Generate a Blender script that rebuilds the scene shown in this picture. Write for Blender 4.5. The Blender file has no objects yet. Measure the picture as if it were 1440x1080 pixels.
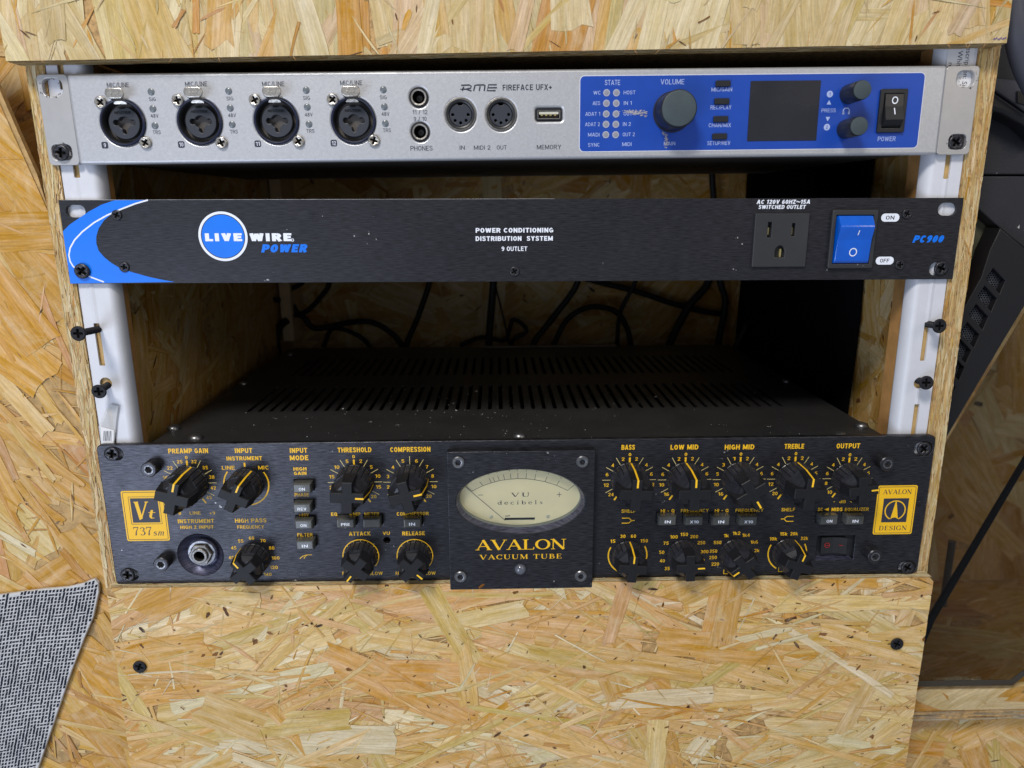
import bpy, math, random
from math import sin, cos, pi, radians, sqrt, atan2
from mathutils import Vector, Matrix, Euler

scene = bpy.context.scene
COL = scene.collection
MM = 0.001

# ------------------------------------------------------------------ camera
CAM_P = Vector((-12.9, -399.8, 217.6))
CAM_R = Euler((radians(76.31114157), radians(0.42858865), radians(-1.27886821)), 'XYZ')
FPX = 1018.0
cd = bpy.data.cameras.new('camera'); cam = bpy.data.objects.new('camera', cd); COL.objects.link(cam)
cam.location = CAM_P * MM; cam.rotation_euler = CAM_R
cd.sensor_width = 36; cd.lens = 36 * FPX / 1440; cd.clip_start = 0.01; cd.clip_end = 50
cd.dof.use_dof = True; cd.dof.focus_distance = 0.405; cd.dof.aperture_fstop = 11
scene.camera = cam
# ------------------------------------------------------------------ room light
world = bpy.data.worlds.new('World'); scene.world = world; world.use_nodes = True
bg = world.node_tree.nodes['Background']; bg.inputs[0].default_value = (0.80, 0.88, 1.0, 1); bg.inputs[1].default_value = 0.31
def area(name, loc, target, sx, sy, watts, col):
    l = bpy.data.lights.new(name, 'AREA'); l.shape = 'RECTANGLE'; l.size = sx; l.size_y = sy; l.energy = watts; l.color = col
    o = bpy.data.objects.new(name, l); COL.objects.link(o); o.location = loc
    o.rotation_euler = (Vector(target) - Vector(loc)).to_track_quat('-Z', 'Y').to_euler()
area('ceiling_lamp', (-0.42, -0.98, 1.25), (0, 0, 0.15), 0.36, 0.28, 19.5, (1.0, 0.95, 0.88))
area('window_light', (-0.80, -1.10, -0.30), (-0.1, 0, 0.10), 0.7, 0.7, 9.0, (0.70, 0.80, 1.0))
area('warm_room_lamp', (0.95, -1.05, 0.75), (0.15, 0, 0.2), 0.4, 0.4, 2.4, (1.0, 0.84, 0.64))
scene.view_settings.view_transform = 'Standard'; scene.view_settings.look = 'None'
scene.view_settings.exposure = -0.06; scene.view_settings.gamma = 1.0

# ------------------------------------------------------------------ projection helpers (photo pixel -> point on a plane of depth y, in mm)
CM = CAM_R.to_matrix()
def W(px, py, y=0.0):
    d = CM @ Vector(((px - 720) / FPX, (540 - py) / FPX, -1.0))
    return CAM_P + d * ((y - CAM_P.y) / d.y)
def WX(px, py, y=0.0):
    p = W(px, py, y); return (p.x, p.z)

# ------------------------------------------------------------------ materials
def mat(name, col, rough=0.5, metal=0.0, bump=None, var=0.0, vscale=40, brushed=0.0, specks=0.0, speckcol=(0.6, 0.6, 0.58), spec=0.5, trans=0.0, ior=1.45, coat=0.0, alpha=1.0, rvar=0.0):
    m = bpy.data.materials.new(name); m.use_nodes = True; nt = m.node_tree; N = nt.nodes; L = nt.links
    b = N['Principled BSDF']
    b.inputs['Base Color'].default_value = (*col, 1); b.inputs['Roughness'].default_value = rough; b.inputs['Metallic'].default_value = metal
    b.inputs['Specular IOR Level'].default_value = spec; b.inputs['Transmission Weight'].default_value = trans; b.inputs['IOR'].default_value = ior
    b.inputs['Coat Weight'].default_value = coat; b.inputs['Alpha'].default_value = alpha
    tc = N.new('ShaderNodeTexCoord'); src = tc.outputs['Object']
    colout = None
    if brushed:
        mp = N.new('ShaderNodeMapping'); mp.inputs['Scale'].default_value = (180, 180, 1900); L.new(src, mp.inputs[0])
        nz = N.new('ShaderNodeTexNoise'); nz.inputs['Scale'].default_value = 1; nz.inputs['Detail'].default_value = 5; L.new(mp.outputs[0], nz.inputs[0])
        bp = N.new('ShaderNodeBump'); bp.inputs['Strength'].default_value = brushed; bp.inputs['Distance'].default_value = 0.0002
        L.new(nz.outputs[0], bp.inputs['Height']); L.new(bp.outputs[0], b.inputs['Normal'])
        mr = N.new('ShaderNodeMapRange'); mr.inputs[1].default_value = 0.3; mr.inputs[2].default_value = 0.7; mr.inputs[3].default_value = 0.5; mr.inputs[4].default_value = 1.7
        L.new(nz.outputs[0], mr.inputs[0])
        mx = N.new('ShaderNodeMix'); mx.data_type = 'RGBA'; mx.blend_type = 'MULTIPLY'; mx.inputs[0].default_value = 1
        mx.inputs[6].default_value = (*col, 1); L.new(mr.outputs[0], mx.inputs[7]); colout = mx.outputs[2]
    if bump:
        nz = N.new('ShaderNodeTexNoise'); nz.inputs['Scale'].default_value = bump[0]; nz.inputs['Detail'].default_value = 3; L.new(src, nz.inputs[0])
        bp = N.new('ShaderNodeBump'); bp.inputs['Strength'].default_value = bump[1]; bp.inputs['Distance'].default_value = 0.0005
        L.new(nz.outputs[0], bp.inputs['Height']); L.new(bp.outputs[0], b.inputs['Normal'])
    if var:
        nz = N.new('ShaderNodeTexNoise'); nz.inputs['Scale'].default_value = vscale; nz.inputs['Detail'].default_value = 6; nz.inputs['Roughness'].default_value = 0.65; L.new(src, nz.inputs[0])
        mr = N.new('ShaderNodeMapRange'); mr.inputs[1].default_value = 0.3; mr.inputs[2].default_value = 0.7; mr.inputs[3].default_value = 1 - var; mr.inputs[4].default_value = 1 + var
        L.new(nz.outputs[0], mr.inputs[0])
        mx = N.new('ShaderNodeMix'); mx.data_type = 'RGBA'; mx.blend_type = 'MULTIPLY'; mx.inputs[0].default_value = 1
        if colout: L.new(colout, mx.inputs[6])
        else: mx.inputs[6].default_value = (*col, 1)
        L.new(mr.outputs[0], mx.inputs[7]); colout = mx.outputs[2]
    if rvar:
        nz = N.new('ShaderNodeTexNoise'); nz.inputs['Scale'].default_value = 30; nz.inputs['Detail'].default_value = 8; L.new(src, nz.inputs[0])
        mr = N.new('ShaderNodeMapRange'); mr.inputs[1].default_value = 0.3; mr.inputs[2].default_value = 0.7; mr.inputs[3].default_value = rough - rvar; mr.inputs[4].default_value = rough + rvar
        L.new(nz.outputs[0], mr.inputs[0]); L.new(mr.outputs[0], b.inputs['Roughness'])
    if specks:
        nz = N.new('ShaderNodeTexNoise'); nz.inputs['Scale'].default_value = 420; nz.inputs['Detail'].default_value = 2; L.new(src, nz.inputs[0])
        n2 = N.new('ShaderNodeTexNoise'); n2.inputs['Scale'].default_value = 70; L.new(src, n2.inputs[0])
        ad = N.new('ShaderNodeMath'); ad.operation = 'MULTIPLY'; L.new(nz.outputs[0], ad.inputs[0]); L.new(n2.outputs[0], ad.inputs[1])
        mr = N.new('ShaderNodeMapRange'); mr.inputs[1].default_value = 0.475 - 0.03 * specks; mr.inputs[2].default_value = 0.50; mr.inputs[3].default_value = 0; mr.inputs[4].default_value = 0.7
        L.new(ad.outputs[0], mr.inputs[0])
        mx = N.new('ShaderNodeMix'); mx.data_type = 'RGBA'; L.new(mr.outputs[0], mx.inputs[0])
        if colout: L.new(colout, mx.inputs[6])
        else: mx.inputs[6].default_value = (*col, 1)
        mx.inputs[7].default_value = (*speckcol, 1); colout = mx.outputs[2]
    if colout: L.new(colout, b.inputs['Base Color'])
    return m

def strand_material(name):
    m = bpy.data.materials.new(name); m.use_nodes = True; nt = m.node_tree; N = nt.nodes; L = nt.links; b = N['Principled BSDF']
    b.inputs['Roughness'].default_value = 0.55; b.inputs['Specular IOR Level'].default_value = 0.35
    at_ = N.new('ShaderNodeVertexColor'); at_.layer_name = 'tint'
    uv = N.new('ShaderNodeUVMap'); uv.uv_map = 'grain'
    def noise(sc, det, rough=0.6):
        mp = N.new('ShaderNodeMapping'); mp.inputs['Scale'].default_value = sc; L.new(uv.outputs[0], mp.inputs[0])
        nz = N.new('ShaderNodeTexNoise'); nz.inputs['Scale'].default_value = 1; nz.inputs['Detail'].default_value = det; nz.inputs['Roughness'].default_value = rough
        nz.inputs['Distortion'].default_value = 0.3; L.new(mp.outputs[0], nz.inputs[0]); return nz
    def rng(n, a, c, lo, hi):
        r = N.new('ShaderNodeMapRange'); r.inputs[1].default_value = a; r.inputs[2].default_value = c; r.inputs[3].default_value = lo; r.inputs[4].default_value = hi; L.new(n, r.inputs[0]); return r.outputs[0]
    f1 = noise((0.05, 1.1, 1), 5); f2 = noise((0.03, 0.22, 1), 3); f3 = noise((0.35, 0.6, 1), 4, 0.7)
    ev = N.new('ShaderNodeUVMap'); ev.uv_map = 'rim'; sx = N.new('ShaderNodeSeparateXYZ'); L.new(ev.outputs[0], sx.inputs[0])
    def mul(a, c):
        x = N.new('ShaderNodeMath'); x.operation = 'MULTIPLY'; L.new(a, x.inputs[0]); L.new(c, x.inputs[1]); return x.outputs[0]
    # painted gap shade and glue line on the rim of each strand: distance (mm) from its long edge
    rim = rng(sx.outputs[0], 0.0, 0.55, 0.62, 1.0)
    k = mul(mul(mul(rng(f1.outputs[0], 0.3, 0.7, 0.76, 1.14), rng(f2.outputs[0], 0.3, 0.7, 0.82, 1.12)), rng(f3.outputs[0], 0.3, 0.7, 0.90, 1.08)), rim)
    mx = N.new('ShaderNodeMix'); mx.data_type = 'RGBA'; mx.blend_type = 'MULTIPLY'; mx.inputs[0].default_value = 1
    L.new(at_.outputs[0], mx.inputs[6]); L.new(k, mx.inputs[7])
    tc = N.new('ShaderNodeTexCoord'); bn = N.new('ShaderNodeTexNoise'); bn.inputs['Scale'].default_value = 55; bn.inputs['Detail'].default_value = 9; bn.inputs['Roughness'].default_value = .72; bn.inputs['Distortion'].default_value = 1.2; L.new(tc.outputs['Object'], bn.inputs[0])
    pm_ = N.new('ShaderNodeMix'); pm_.data_type = 'RGBA'; L.new(rng(bn.outputs[0], .52, .72, 0, .45), pm_.inputs[0]); L.new(mx.outputs[2], pm_.inputs[6]); pm_.inputs[7].default_value = (.66, .56, .38, 1)
    b2 = N.new('ShaderNodeTexNoise'); b2.inputs['Scale'].default_value = 130; b2.inputs['Detail'].default_value = 7; b2.inputs['Roughness'].default_value = .7; b2.inputs['Distortion'].default_value = 2; L.new(tc.outputs['Object'], b2.inputs[0])
    pm2 = N.new('ShaderNodeMix'); pm2.data_type = 'RGBA'; L.new(rng(b2.outputs[0], .60, .74, 0, .6), pm2.inputs[0]); L.new(pm_.outputs[2], pm2.inputs[6]); pm2.inputs[7].default_value = (.36, .19, .06, 1)
    mx = type('o', (), {'outputs': {2: pm2.outputs[2]}})()
    # darker fibres warmer
    hs = N.new('ShaderNodeHueSaturation'); L.new(mx.outputs[2], hs.inputs['Color']); L.new(rng(f2.outputs[0], 0.3, 0.7, 1.28, 0.9), hs.inputs['Saturation'])
    L.new(hs.outputs[0], b.inputs['Base Color'])
    bp = N.new('ShaderNodeBump'); bp.inputs['Strength'].default_value = 0.35; bp.inputs['Distance'].default_value = 0.0004
    L.new(f1.outputs[0], bp.inputs['Height']); L.new(bp.outputs[0], b.inputs['Normal'])
    return m

M_STR = strand_material('pressed_strand_wood')
M_CORE = mat('resin_core_wood', (0.42, 0.26, 0.105), 0.7, var=0.5, vscale=300, bump=(500, 0.5))
M_SILV = mat('silver_powder_coat', (0.50, 0.51, 0.54), 0.42, 0.5, bump=(1300, 0.14), var=0.09, vscale=900)
M_SILV2 = mat('silver_satin', (0.46, 0.455, 0.46), 0.42, 0.5, var=0.05, vscale=120, bump=(900, 0.05))
M_BLUE = mat('blue_printed_foil', (0.008, 0.058, 0.37), 0.38, 0.0, var=0.06, vscale=60, speckcol=(0.35, 0.4, 0.6))
M_BLUE2 = mat('bright_blue_print', (0.0, 0.17, 0.82), 0.4, var=0.04)
M_BLK = mat('black_anodised', (0.019, 0.019, 0.024), 0.40, 0.35, brushed=0.25, specks=0.5, rvar=0.05)
M_AVA = mat('black_brushed_aluminium', (0.040, 0.040, 0.047), 0.34, 0.75, brushed=0.55, specks=0.7, rvar=0.06)
M_CASE = mat('black_crackle_paint', (0.022, 0.022, 0.023), 0.45, 0.0, bump=(900, 0.3), specks=0.5, var=0.2, spec=0.5)
M_PLA = mat('black_plastic', (0.016, 0.017, 0.020), 0.36, 0.0, var=0.15, vscale=200)
M_GRIP = mat('matte_shaded_grip', (0.010, 0.0105, 0.013), 0.5, 0.0, bump=(500, .1), var=.2, vscale=300, spec=.35)  # darker copy of the knob plastic, shade of the front painted in
M_KNOB = mat('black_knob_plastic', (0.021, 0.022, 0.028), 0.30, 0.0, bump=(400, 0.06), var=0.3, vscale=350, rvar=0.1)
M_RUB = mat('grey_rubber_cap', (0.045, 0.065, 0.075), 0.62, 0.0, bump=(1200, 0.1), var=0.15, vscale=90)
M_DARK = mat('black_void', (0.003, 0.003, 0.003), 0.8, spec=0.1)
M_SCR = mat('black_oxide_steel', (0.045, 0.045, 0.052), 0.36, 0.7, var=0.3, vscale=700)
M_SCRD = mat('phosphate_drywall_screw', (0.018, 0.018, 0.022), 0.55, 0.3, var=0.3, vscale=700, spec=0.3)
M_STEEL = mat('nickel_steel', (0.50, 0.47, 0.43), 0.33, 0.95, bump=(900, 0.25), var=0.25, vscale=500)
M_STEELG = mat('aged_nickel', (0.19, 0.18, 0.17), 0.4, 0.9, bump=(900, 0.3), var=0.35, vscale=400)
M_STEELB = mat('bare_bolt_steel', (0.22, 0.22, 0.23), 0.35, 0.9, var=0.3, vscale=600)
M_RAIL = mat('white_painted_steel', (0.61, 0.625, 0.685), 0.40, 0.0, var=0.05, vscale=60, bump=(700, .06))
M_BAT = mat('pine_batten', (0.42, 0.22, 0.075), 0.6, var=0.25, vscale=60)
M_YEL = mat('yellow_print', (0.86, 0.50, 0.012), 0.5)
M_YELP = mat('yellow_paint_line', (0.95, 0.56, 0.02), 0.4)
M_YELD = mat('pale_tick_print', (0.62, 0.52, 0.22), 0.5)
M_WHT = mat('white_print', (0.78, 0.82, 0.92), 0.5)
M_LBL = mat('pale_blue_print', (0.36, 0.44, 0.72), 0.5)
M_INK = mat('dark_grey_print', (0.028, 0.03, 0.05), 0.5)
M_LED = mat('unlit_led_lens', (0.13, 0.15, 0.17), 0.25, var=0.2, vscale=800)
M_LEDB = mat('pale_led_window', (0.36, 0.38, 0.48), 0.3)
M_LEDC = mat('led_window_core', (0.27, 0.27, 0.32), 0.3)
M_SCREEN = mat('dark_display', (0.020, 0.021, 0.027), 0.25, specks=0.7, rvar=.12)
M_XLR = mat('connector_black_plastic', (0.032, 0.036, 0.048), 0.42, var=0.1)
M_RING = mat('dark_blue_ring_plastic', (0.012, 0.016, 0.045), 0.3)
M_BTN = mat('smoky_translucent_button', (0.065, 0.067, 0.064), 0.25, var=0.15, vscale=500, coat=0.4)
M_ROCK = mat('blue_rocker_plastic', (0.0, 0.095, 0.56), 0.15, coat=0.6, spec=0.6, var=0.12, vscale=90)
M_METER = mat('cream_meter_card', (0.72, 0.66, 0.41), 0.6, var=.03, vscale=60)
M_MRIM = mat('grey_meter_rim', (0.16, 0.18, 0.17), 0.4)
M_BEZ = mat('bezel_chamfer_anodised', (0.085, 0.088, 0.14), 0.36, 0.7, brushed=0.2)
M_BRASS = mat('brass_contact', (0.60, 0.50, 0.22), 0.4, 0.8)
M_LBLACK = mat('outlet_thermoplastic', (0.030, 0.031, 0.035), 0.42, bump=(700, 0.1), var=0.12, specks=0.5)
M_CAB = mat('black_pvc_jacket', (0.012, 0.012, 0.013), 0.5, spec=0.3)
M_CLO = mat('matte_black_sheet', (0.0035, 0.0035, 0.004), 0.95, spec=0.05)
M_PC = mat('charcoal_powder_coat', (0.018, 0.0185, 0.025), 0.55, 0.0, bump=(700, 0.2), specks=0.7, var=0.1)
M_PCB = mat('black_case_plastic', (0.007, 0.007, 0.009), 0.45, bump=(500, 0.1))
M_PCG = mat('grey_case_trim', (0.065, 0.068, 0.09), 0.5, bump=(400, 0.1))
M_MESH = mat('steel_mesh', (0.085, 0.09, 0.105), 0.4, 0.5)
M_STK = mat('paper_sticker', (0.72, 0.72, 0.74), 0.6)
M_TAPE = mat('clear_tape_label', (0.62, 0.62, 0.63), 0.35, alpha=0.5)
M_CLOTH = mat('pale_woven_yarn', (0.52, 0.52, 0.53), 0.9, bump=(1500, 0.5), var=0.15, vscale=700, spec=0.1)
M_YARN = mat('navy_black_yarn', (0.018, 0.024, 0.036), 0.9, spec=0.1, var=0.4, vscale=900)
M_DUST = mat('pale_debris', (0.5, 0.5, 0.5), 0.8)
M_SCUFF = mat('dusty_scuff', (0.34, 0.33, 0.38), 0.9)
gm = bpy.data.materials.new('smoked_glass'); gm.use_nodes = True
_b = gm.node_tree.nodes['Principled BSDF']; _b.inputs['Base Color'].default_value = (0.40, 0.415, 0.43, 1); _b.inputs['Transmission Weight'].default_value = 1
_b.inputs['Roughness'].default_value = 0.06; _b.inputs['IOR'].default_value = 1.22
M_GLASS = gm
cg = bpy.data.materials.new('clear_meter_glass'); cg.use_nodes = True
_b = cg.node_tree.nodes['Principled BSDF']; _b.inputs['Base Color'].default_value = (1, 1, 1, 1); _b.inputs['Transmission Weight'].default_value = 1
_b.inputs['Roughness'].default_value = 0.0; _b.inputs['IOR'].default_value = 1.05

# ------------------------------------------------------------------ object helpers
def meta(o, label=None, cat=None, group=None, kind=None):
    if label: o['label'] = label
    if cat: o['category'] = cat
    if group: o['group'] = group
    if kind: o['kind'] = kind
    return o
def empty(name, loc=(0, 0, 0), roll=0.0):
    o = bpy.data.objects.new(name, None); COL.objects.link(o); o.location = Vector(loc) * MM; o.rotation_euler = (0, roll, 0); o.empty_display_size = 0.02
    return o
def link(name, me, parent=None, loc=(0, 0, 0), rot=(0, 0, 0)):
    o = bpy.data.objects.new(name, me); COL.objects.link(o); o.parent = parent; o.location = Vector(loc) * MM; o.rotation_euler = rot
    return o
def mesh(name, verts, faces, mt, smooth=False, auto=None):
    me = bpy.data.meshes.new(name); me.from_pydata([(v[0] * MM, v[1] * MM, v[2] * MM) for v in verts], [], faces); me.update()
    me.materials.append(mt)
    if smooth or auto:
        me.polygons.foreach_set('use_smooth', [True] * len(me.polygons))
        if auto: me.set_sharp_from_angle(angle=radians(auto))
    return me
def part(name, verts, faces, mt, parent=None, loc=(0, 0, 0), rot=(0, 0, 0), smooth=False, auto=None):
    return link(name, mesh(name, verts, faces, mt, smooth, auto), parent, loc, rot)

def plate_mesh(name, outer, holes, y0, y1, mt, bevel=0.0, res=2):
    """flat plate in the x-z plane between depth y0 (front, towards viewer) and y1, outlines in mm"""
    cu = bpy.data.curves.new('tmp', 'CURVE'); cu.dimensions = '2D'; cu.fill_mode = 'BOTH'
    T = (y1 - y0); bevel = min(bevel, T / 2 * 0.98)
    cu.extrude = max(T / 2 - bevel, 0.0); cu.bevel_depth = bevel; cu.bevel_resolution = res; cu.offset = -bevel
    for pl in [outer] + list(holes):
        sp = cu.splines.new('POLY'); sp.points.add(len(pl) - 1); sp.use_cyclic_u = True
        for i, (x, z) in enumerate(pl): sp.points[i].co = (x, z, 0, 1)
    ob = bpy.data.objects.new('tmp', cu); me = bpy.data.meshes.new_from_object(ob)
    bpy.data.objects.remove(ob); bpy.data.curves.remove(cu)
    ym = (y0 + y1) / 2
    me.transform(Matrix(((MM, 0, 0, 0), (0, 0, -MM, ym * MM), (0, MM, 0, 0), (0, 0, 0, 1))))
    me.name = name; me.materials.clear(); me.materials.append(mt)
    for p in me.polygons: p.use_smooth = False
    if bevel > 0.15:
        me.polygons.foreach_set('use_smooth', [True] * len(me.polygons)); me.set_sharp_from_angle(angle=radians(32))
    return me
def plate(name, outer, holes, y0, y1, mt, parent=None, bevel=0.0, loc=(0, 0, 0), rot=(0, 0, 0)):
    return link(name, plate_mesh(name, outer, holes, y0, y1, mt, bevel), parent, loc, rot)
def rrect(cx, cz, w, h, r=1.0, n=5, ang=0.0):
    pts = []; r = min(r, w / 2 - 1e-3, h / 2 - 1e-3)
    for qx, qz, a0 in ((1, 1, 0), (-1, 1, 90), (-1, -1, 180), (1, -1, 270)):
        for i in range(n + 1):
            a = radians(a0 + 90 * i / n); pts.append((qx * (w / 2 - r) + r * cos(a), qz * (h / 2 - r) + r * sin(a)))
    c, s = cos(ang), sin(ang)
    return [(cx + x * c - z * s, cz + x * s + z * c) for x, z in pts]
def ell(cx, cz, rx, rz=None, n=40, a0=0.0):
    rz = rx if rz is None else rz
    return [(cx + rx * cos(2 * pi * i / n + a0), cz + rz * sin(2 * pi * i / n + a0)) for i in range(n)]
def lathe_mesh(name, prof, mt, n=40, auto=40, closed_end=True, closed_start=False, rf=None):
    v = []; f = []
    for (r, y) in prof:
        for i in range(n):
            a = 2 * pi * i / n; rr = r * (rf(a, r, y) if rf else 1); v.append((rr * cos(a), y, rr * sin(a)))
    for k in range(len(prof) - 1):
        for i in range(n):
            j = (i + 1) % n; f.append((k * n + i, k * n + j, (k + 1) * n + j, (k + 1) * n + i))
    if closed_end: f.append(tuple((len(prof) - 1) * n + i for i in range(n)))
    if closed_start: f.append(tuple(i for i in reversed(range(n))))
    return mesh(name, v, f, mt, auto=auto)
def lathe(name, prof, mt, parent, loc, **k): return link(name, lathe_mesh(name, prof, mt, **k), parent, loc)
def box(name, x0, x1, y0, y1, z0, z1, mt, parent=None, bevel=0.0):
    if bevel: return plate(name, [(x0, z0), (x1, z0), (x1, z1), (x0, z1)], [], y0, y1, mt, parent, bevel)
    v = [(x0, y0, z0), (x1, y0, z0), (x1, y1, z0), (x0, y1, z0), (x0, y0, z1), (x1, y0, z1), (x1, y1, z1), (x0, y1, z1)]
    f = [(0, 1, 5, 4), (1, 2, 6, 5), (2, 3, 7, 6), (3, 0, 4, 7), (4, 5, 6, 7), (3, 2, 1, 0)]
    return part(name, v, f, mt, parent)
def tube_mesh(name, pts, r, mt, n=10):
    """tube through points (mm), Catmull-Rom smoothed"""
    P = [Vector(p) for p in pts]; Q = []
    for i in range(len(P) - 1):
        p0 = P[max(i - 1, 0)]; p1 = P[i]; p2 = P[i + 1]; p3 = P[min(i + 2, len(P) - 1)]
        for k in range(6):
            t = k / 6; Q.append(0.5 * ((2 * p1) + (p2 - p0) * t + (2 * p0 - 5 * p1 + 4 * p2 - p3) * t * t + (3 * p1 - p0 - 3 * p2 + p3) * t ** 3))
    Q.append(P[-1]); v = []; f = []; up = None
    for i, q in enumerate(Q):
        t = (Q[min(i + 1, len(Q) - 1)] - Q[max(i - 1, 0)]).normalized()
        if up is None: up = t.orthogonal().normalized()
        up = (up - t * up.dot(t)).normalized(); s = t.cross(up)
        for k in range(n):
            a = 2 * pi * k / n; p = q + (up * cos(a) + s * sin(a)) * r; v.append(tuple(p))
    for i in range(len(Q) - 1):
        for k in range(n):
            j = (k + 1) % n; f.append((i * n + k, i * n + j, (i + 1) * n + j, (i + 1) * n + k))
    f.append(tuple(range(n))); f.append(tuple(len(v) - n + k for k in range(n)))
    return mesh(name, v, f, mt, auto=60)

# ------------------------------------------------------------------ lettering
_tc = {}
def text_geo(s, bold=0.0, space=1.0):
    key = (s, bold, space)
    if key in _tc: return _tc[key]
    cu = bpy.data.curves.new('tmp', 'FONT'); cu.body = s; cu.size = 1.0; cu.resolution_u = 3; cu.offset = bold; cu.space_character = space
    ob = bpy.data.objects.new('tmp', cu); me = bpy.data.meshes.new_from_object(ob)
    v = [(a.co.x, a.co.y) for a in me.vertices]; f = [tuple(p.vertices) for p in me.polygons]
    bpy.data.objects.remove(ob); bpy.data.curves.remove(cu); bpy.data.meshes.remove(me)
    _tc[key] = (v, f); return _tc[key]
_h = text_geo('H'); CAPH = max(p[1] for p in _h[0]) - min(p[1] for p in _h[0])

# hand-drawn roman glyphs with serifs: cap height 1
def vst(pts, ws):
    """variable width stroke -> quads"""
    out = []; L_ = []; R_ = []
    for i, (x, y) in enumerate(pts):
        x0, y0 = pts[max(i - 1, 0)]; x1, y1 = pts[min(i + 1, len(pts) - 1)]
        dx, dy = x1 - x0, y1 - y0; d = sqrt(dx * dx + dy * dy) or 1; w = (ws[i] if isinstance(ws, (list, tuple)) else ws) / 2
        L_.append((x - dy / d * w, y + dx / d * w)); R_.append((x + dy / d * w, y - dx / d * w))
    for i in range(len(pts) - 1): out.append([L_[i], R_[i], R_[i + 1], L_[i + 1]])
    return out
def varc(cx, cy, rx, ry, a0, a1, thick, thin, n=18):
    pts = []; ws = []
    for i in range(n + 1):
        a = radians(a0 + (a1 - a0) * i / n); pts.append((cx + rx * cos(a), cy + ry * sin(a))); ws.append(thin + (thick - thin) * abs(cos(a)) ** 1.5)
    return vst(pts, ws)
def ser(x, y, w=0.30): return [[(x - w / 2, y - .025), (x + w / 2, y - .025), (x + w / 2, y + .025), (x - w / 2, y + .025)]]
TK, TN = 0.17, 0.06
def G(ch):
    t, n = TK, TN
    if ch == 'A': return vst([(.10, .02), (.47, .99)], n) + vst([(.45, 1.0), (.84, .02)], t) + vst([(.23, .36), (.70, .36)], n) + ser(.10, .025, .26) + ser(.84, .025, .34), .96
    if ch == 'V': return vst([(.12, .98), (.50, 0)], t) + vst([(.50, .02), (.86, .98)], n) + ser(.12, .975, .34) + ser(.86, .975, .26), .98
    if ch == 'L': return vst([(.22, 0), (.22, 1)], t) + vst([(.05, .025), (.74, .025)], .05) + vst([(.72, 0), (.74, .24)], .06) + ser(.22, .975, .36), .80
    if ch == 'O': return varc(.50, .5, .39, .47, 0, 360, t, n, 28), 1.0
    if ch == 'N': return vst([(.16, 0), (.16, 1)], n) + vst([(.13, 1), (.82, .0)], t) + vst([(.82, 0), (.82, 1)], n) + ser(.15, .025, .26) + ser(.10, .975, .24) + ser(.82, .975, .28), .98
    if ch == 'C': return varc(.50, .5, .39, .47, 45, 318, t, n, 22) + vst([(.78, .62), (.80, 1.0)], .05), .88
    if ch == 'G': return varc(.50, .5, .39, .47, 45, 300, t, n, 22) + vst([(.78, .64), (.80, 1.0)], .05) + vst([(.80, .0), (.80, .44)], t * .9) + ser(.80, .44, .30), .98
    if ch == 'U': return vst([(.18, 1), (.18, .35)], t) + vst([(.18, .36), (.22, .14), (.35, .03), (.52, .02), (.68, .08), (.77, .22), (.79, .4)], [t, t * .9, .09, .06, .06, .06, .06]) + vst([(.79, .38), (.79, 1)], n) + ser(.18, .975, .34) + ser(.79, .975, .26), .96
    if ch == 'M': return vst([(.15, 0), (.18, 1)], n) + vst([(.18, 1), (.56, .05)], t) + vst([(.56, .05), (.93, 1)], n) + vst([(.95, 0), (.93, 1)], t) + ser(.15, .025, .24) + ser(.95, .025, .34) + ser(.12, .975, .2) + ser(.99, .975, .2), 1.12
    if ch == 'T': return vst([(.45, 0), (.45, 1)], t) + vst([(.06, .97), (.84, .97)], .06) + vst([(.06, .98), (.04, .74)], .05) + vst([(.84, .98), (.86, .74)], .05) + ser(.45, .025, .36), .90
    if ch == 'B': return vst([(.22, 0), (.22, 1)], t) + ser(.18, .975, .28) + ser(.18, .025, .28) + vst([(.22, .97), (.45, .97), (.62, .86), (.62, .66), (.45, .54), (.22, .53)], [.05, .06, .13, .13, .06, .05]) + vst([(.22, .53), (.50, .53), (.70, .42), (.70, .15), (.50, .03), (.22, .03)], [.05, .06, .15, .15, .06, .05]), .82
    if ch == 'E': return vst([(.22, 0), (.22, 1)], t) + vst([(.06, .97), (.70, .97)], .05) + vst([(.06, .025), (.74, .025)], .05) + vst([(.22, .52), (.56, .52)], .05) + vst([(.69, .98), (.70, .76)], .05) + vst([(.73, .0), (.75, .24)], .05) + vst([(.56, .40), (.56, .64)], .05), .80
    if ch == 'D': return vst([(.22, 0), (.22, 1)], t) + ser(.18, .975, .28) + ser(.18, .025, .28) + vst([(.22, .97), (.50, .97), (.78, .80), (.84, .5), (.78, .20), (.50, .03), (.22, .03)], [.05, .06, .13, .17, .13, .06, .05]), .96
    if ch == 'S': return vst([(.66, .78), (.58, .92), (.38, .98), (.18, .90), (.13, .74), (.24, .60), (.44, .50), (.62, .38), (.66, .22), (.56, .07), (.36, .02), (.16, .09), (.10, .26)], [.05, .06, .06, .10, .13, .15, .16, .15, .13, .09, .06, .06, .05]) + vst([(.67, .70), (.67, 1)], .05) + vst([(.10, .32), (.10, 0)], .05), .76
    if ch == 'I': return vst([(.20, 0), (.20, 1)], t) + ser(.20, .975, .36) + ser(.20, .025, .36), .40
    if ch == 'd': return varc(.30, .32, .23, .30, 0, 360, t * .8, n) + vst([(.55, 0), (.55, 1)], t * .8) + ser(.48, .975, .16) + ser(.60, .025, .16), .70
    if ch == 'b': return varc(.42, .32, .23, .30, 0, 360, t * .8, n) + vst([(.16, 0), (.16, 1)], t * .8) + ser(.10, .975, .16), .74
    if ch == 'e': return varc(.32, .32, .24, .30, 0, 318, t * .8, n) + vst([(.10, .34), (.56, .34)], .05), .64
    if ch == 'c': return varc(.32, .32, .24, .30, 50, 315, t * .8, n) + vst([(.45, .5), (.52, .54)], .12), .60
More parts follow.
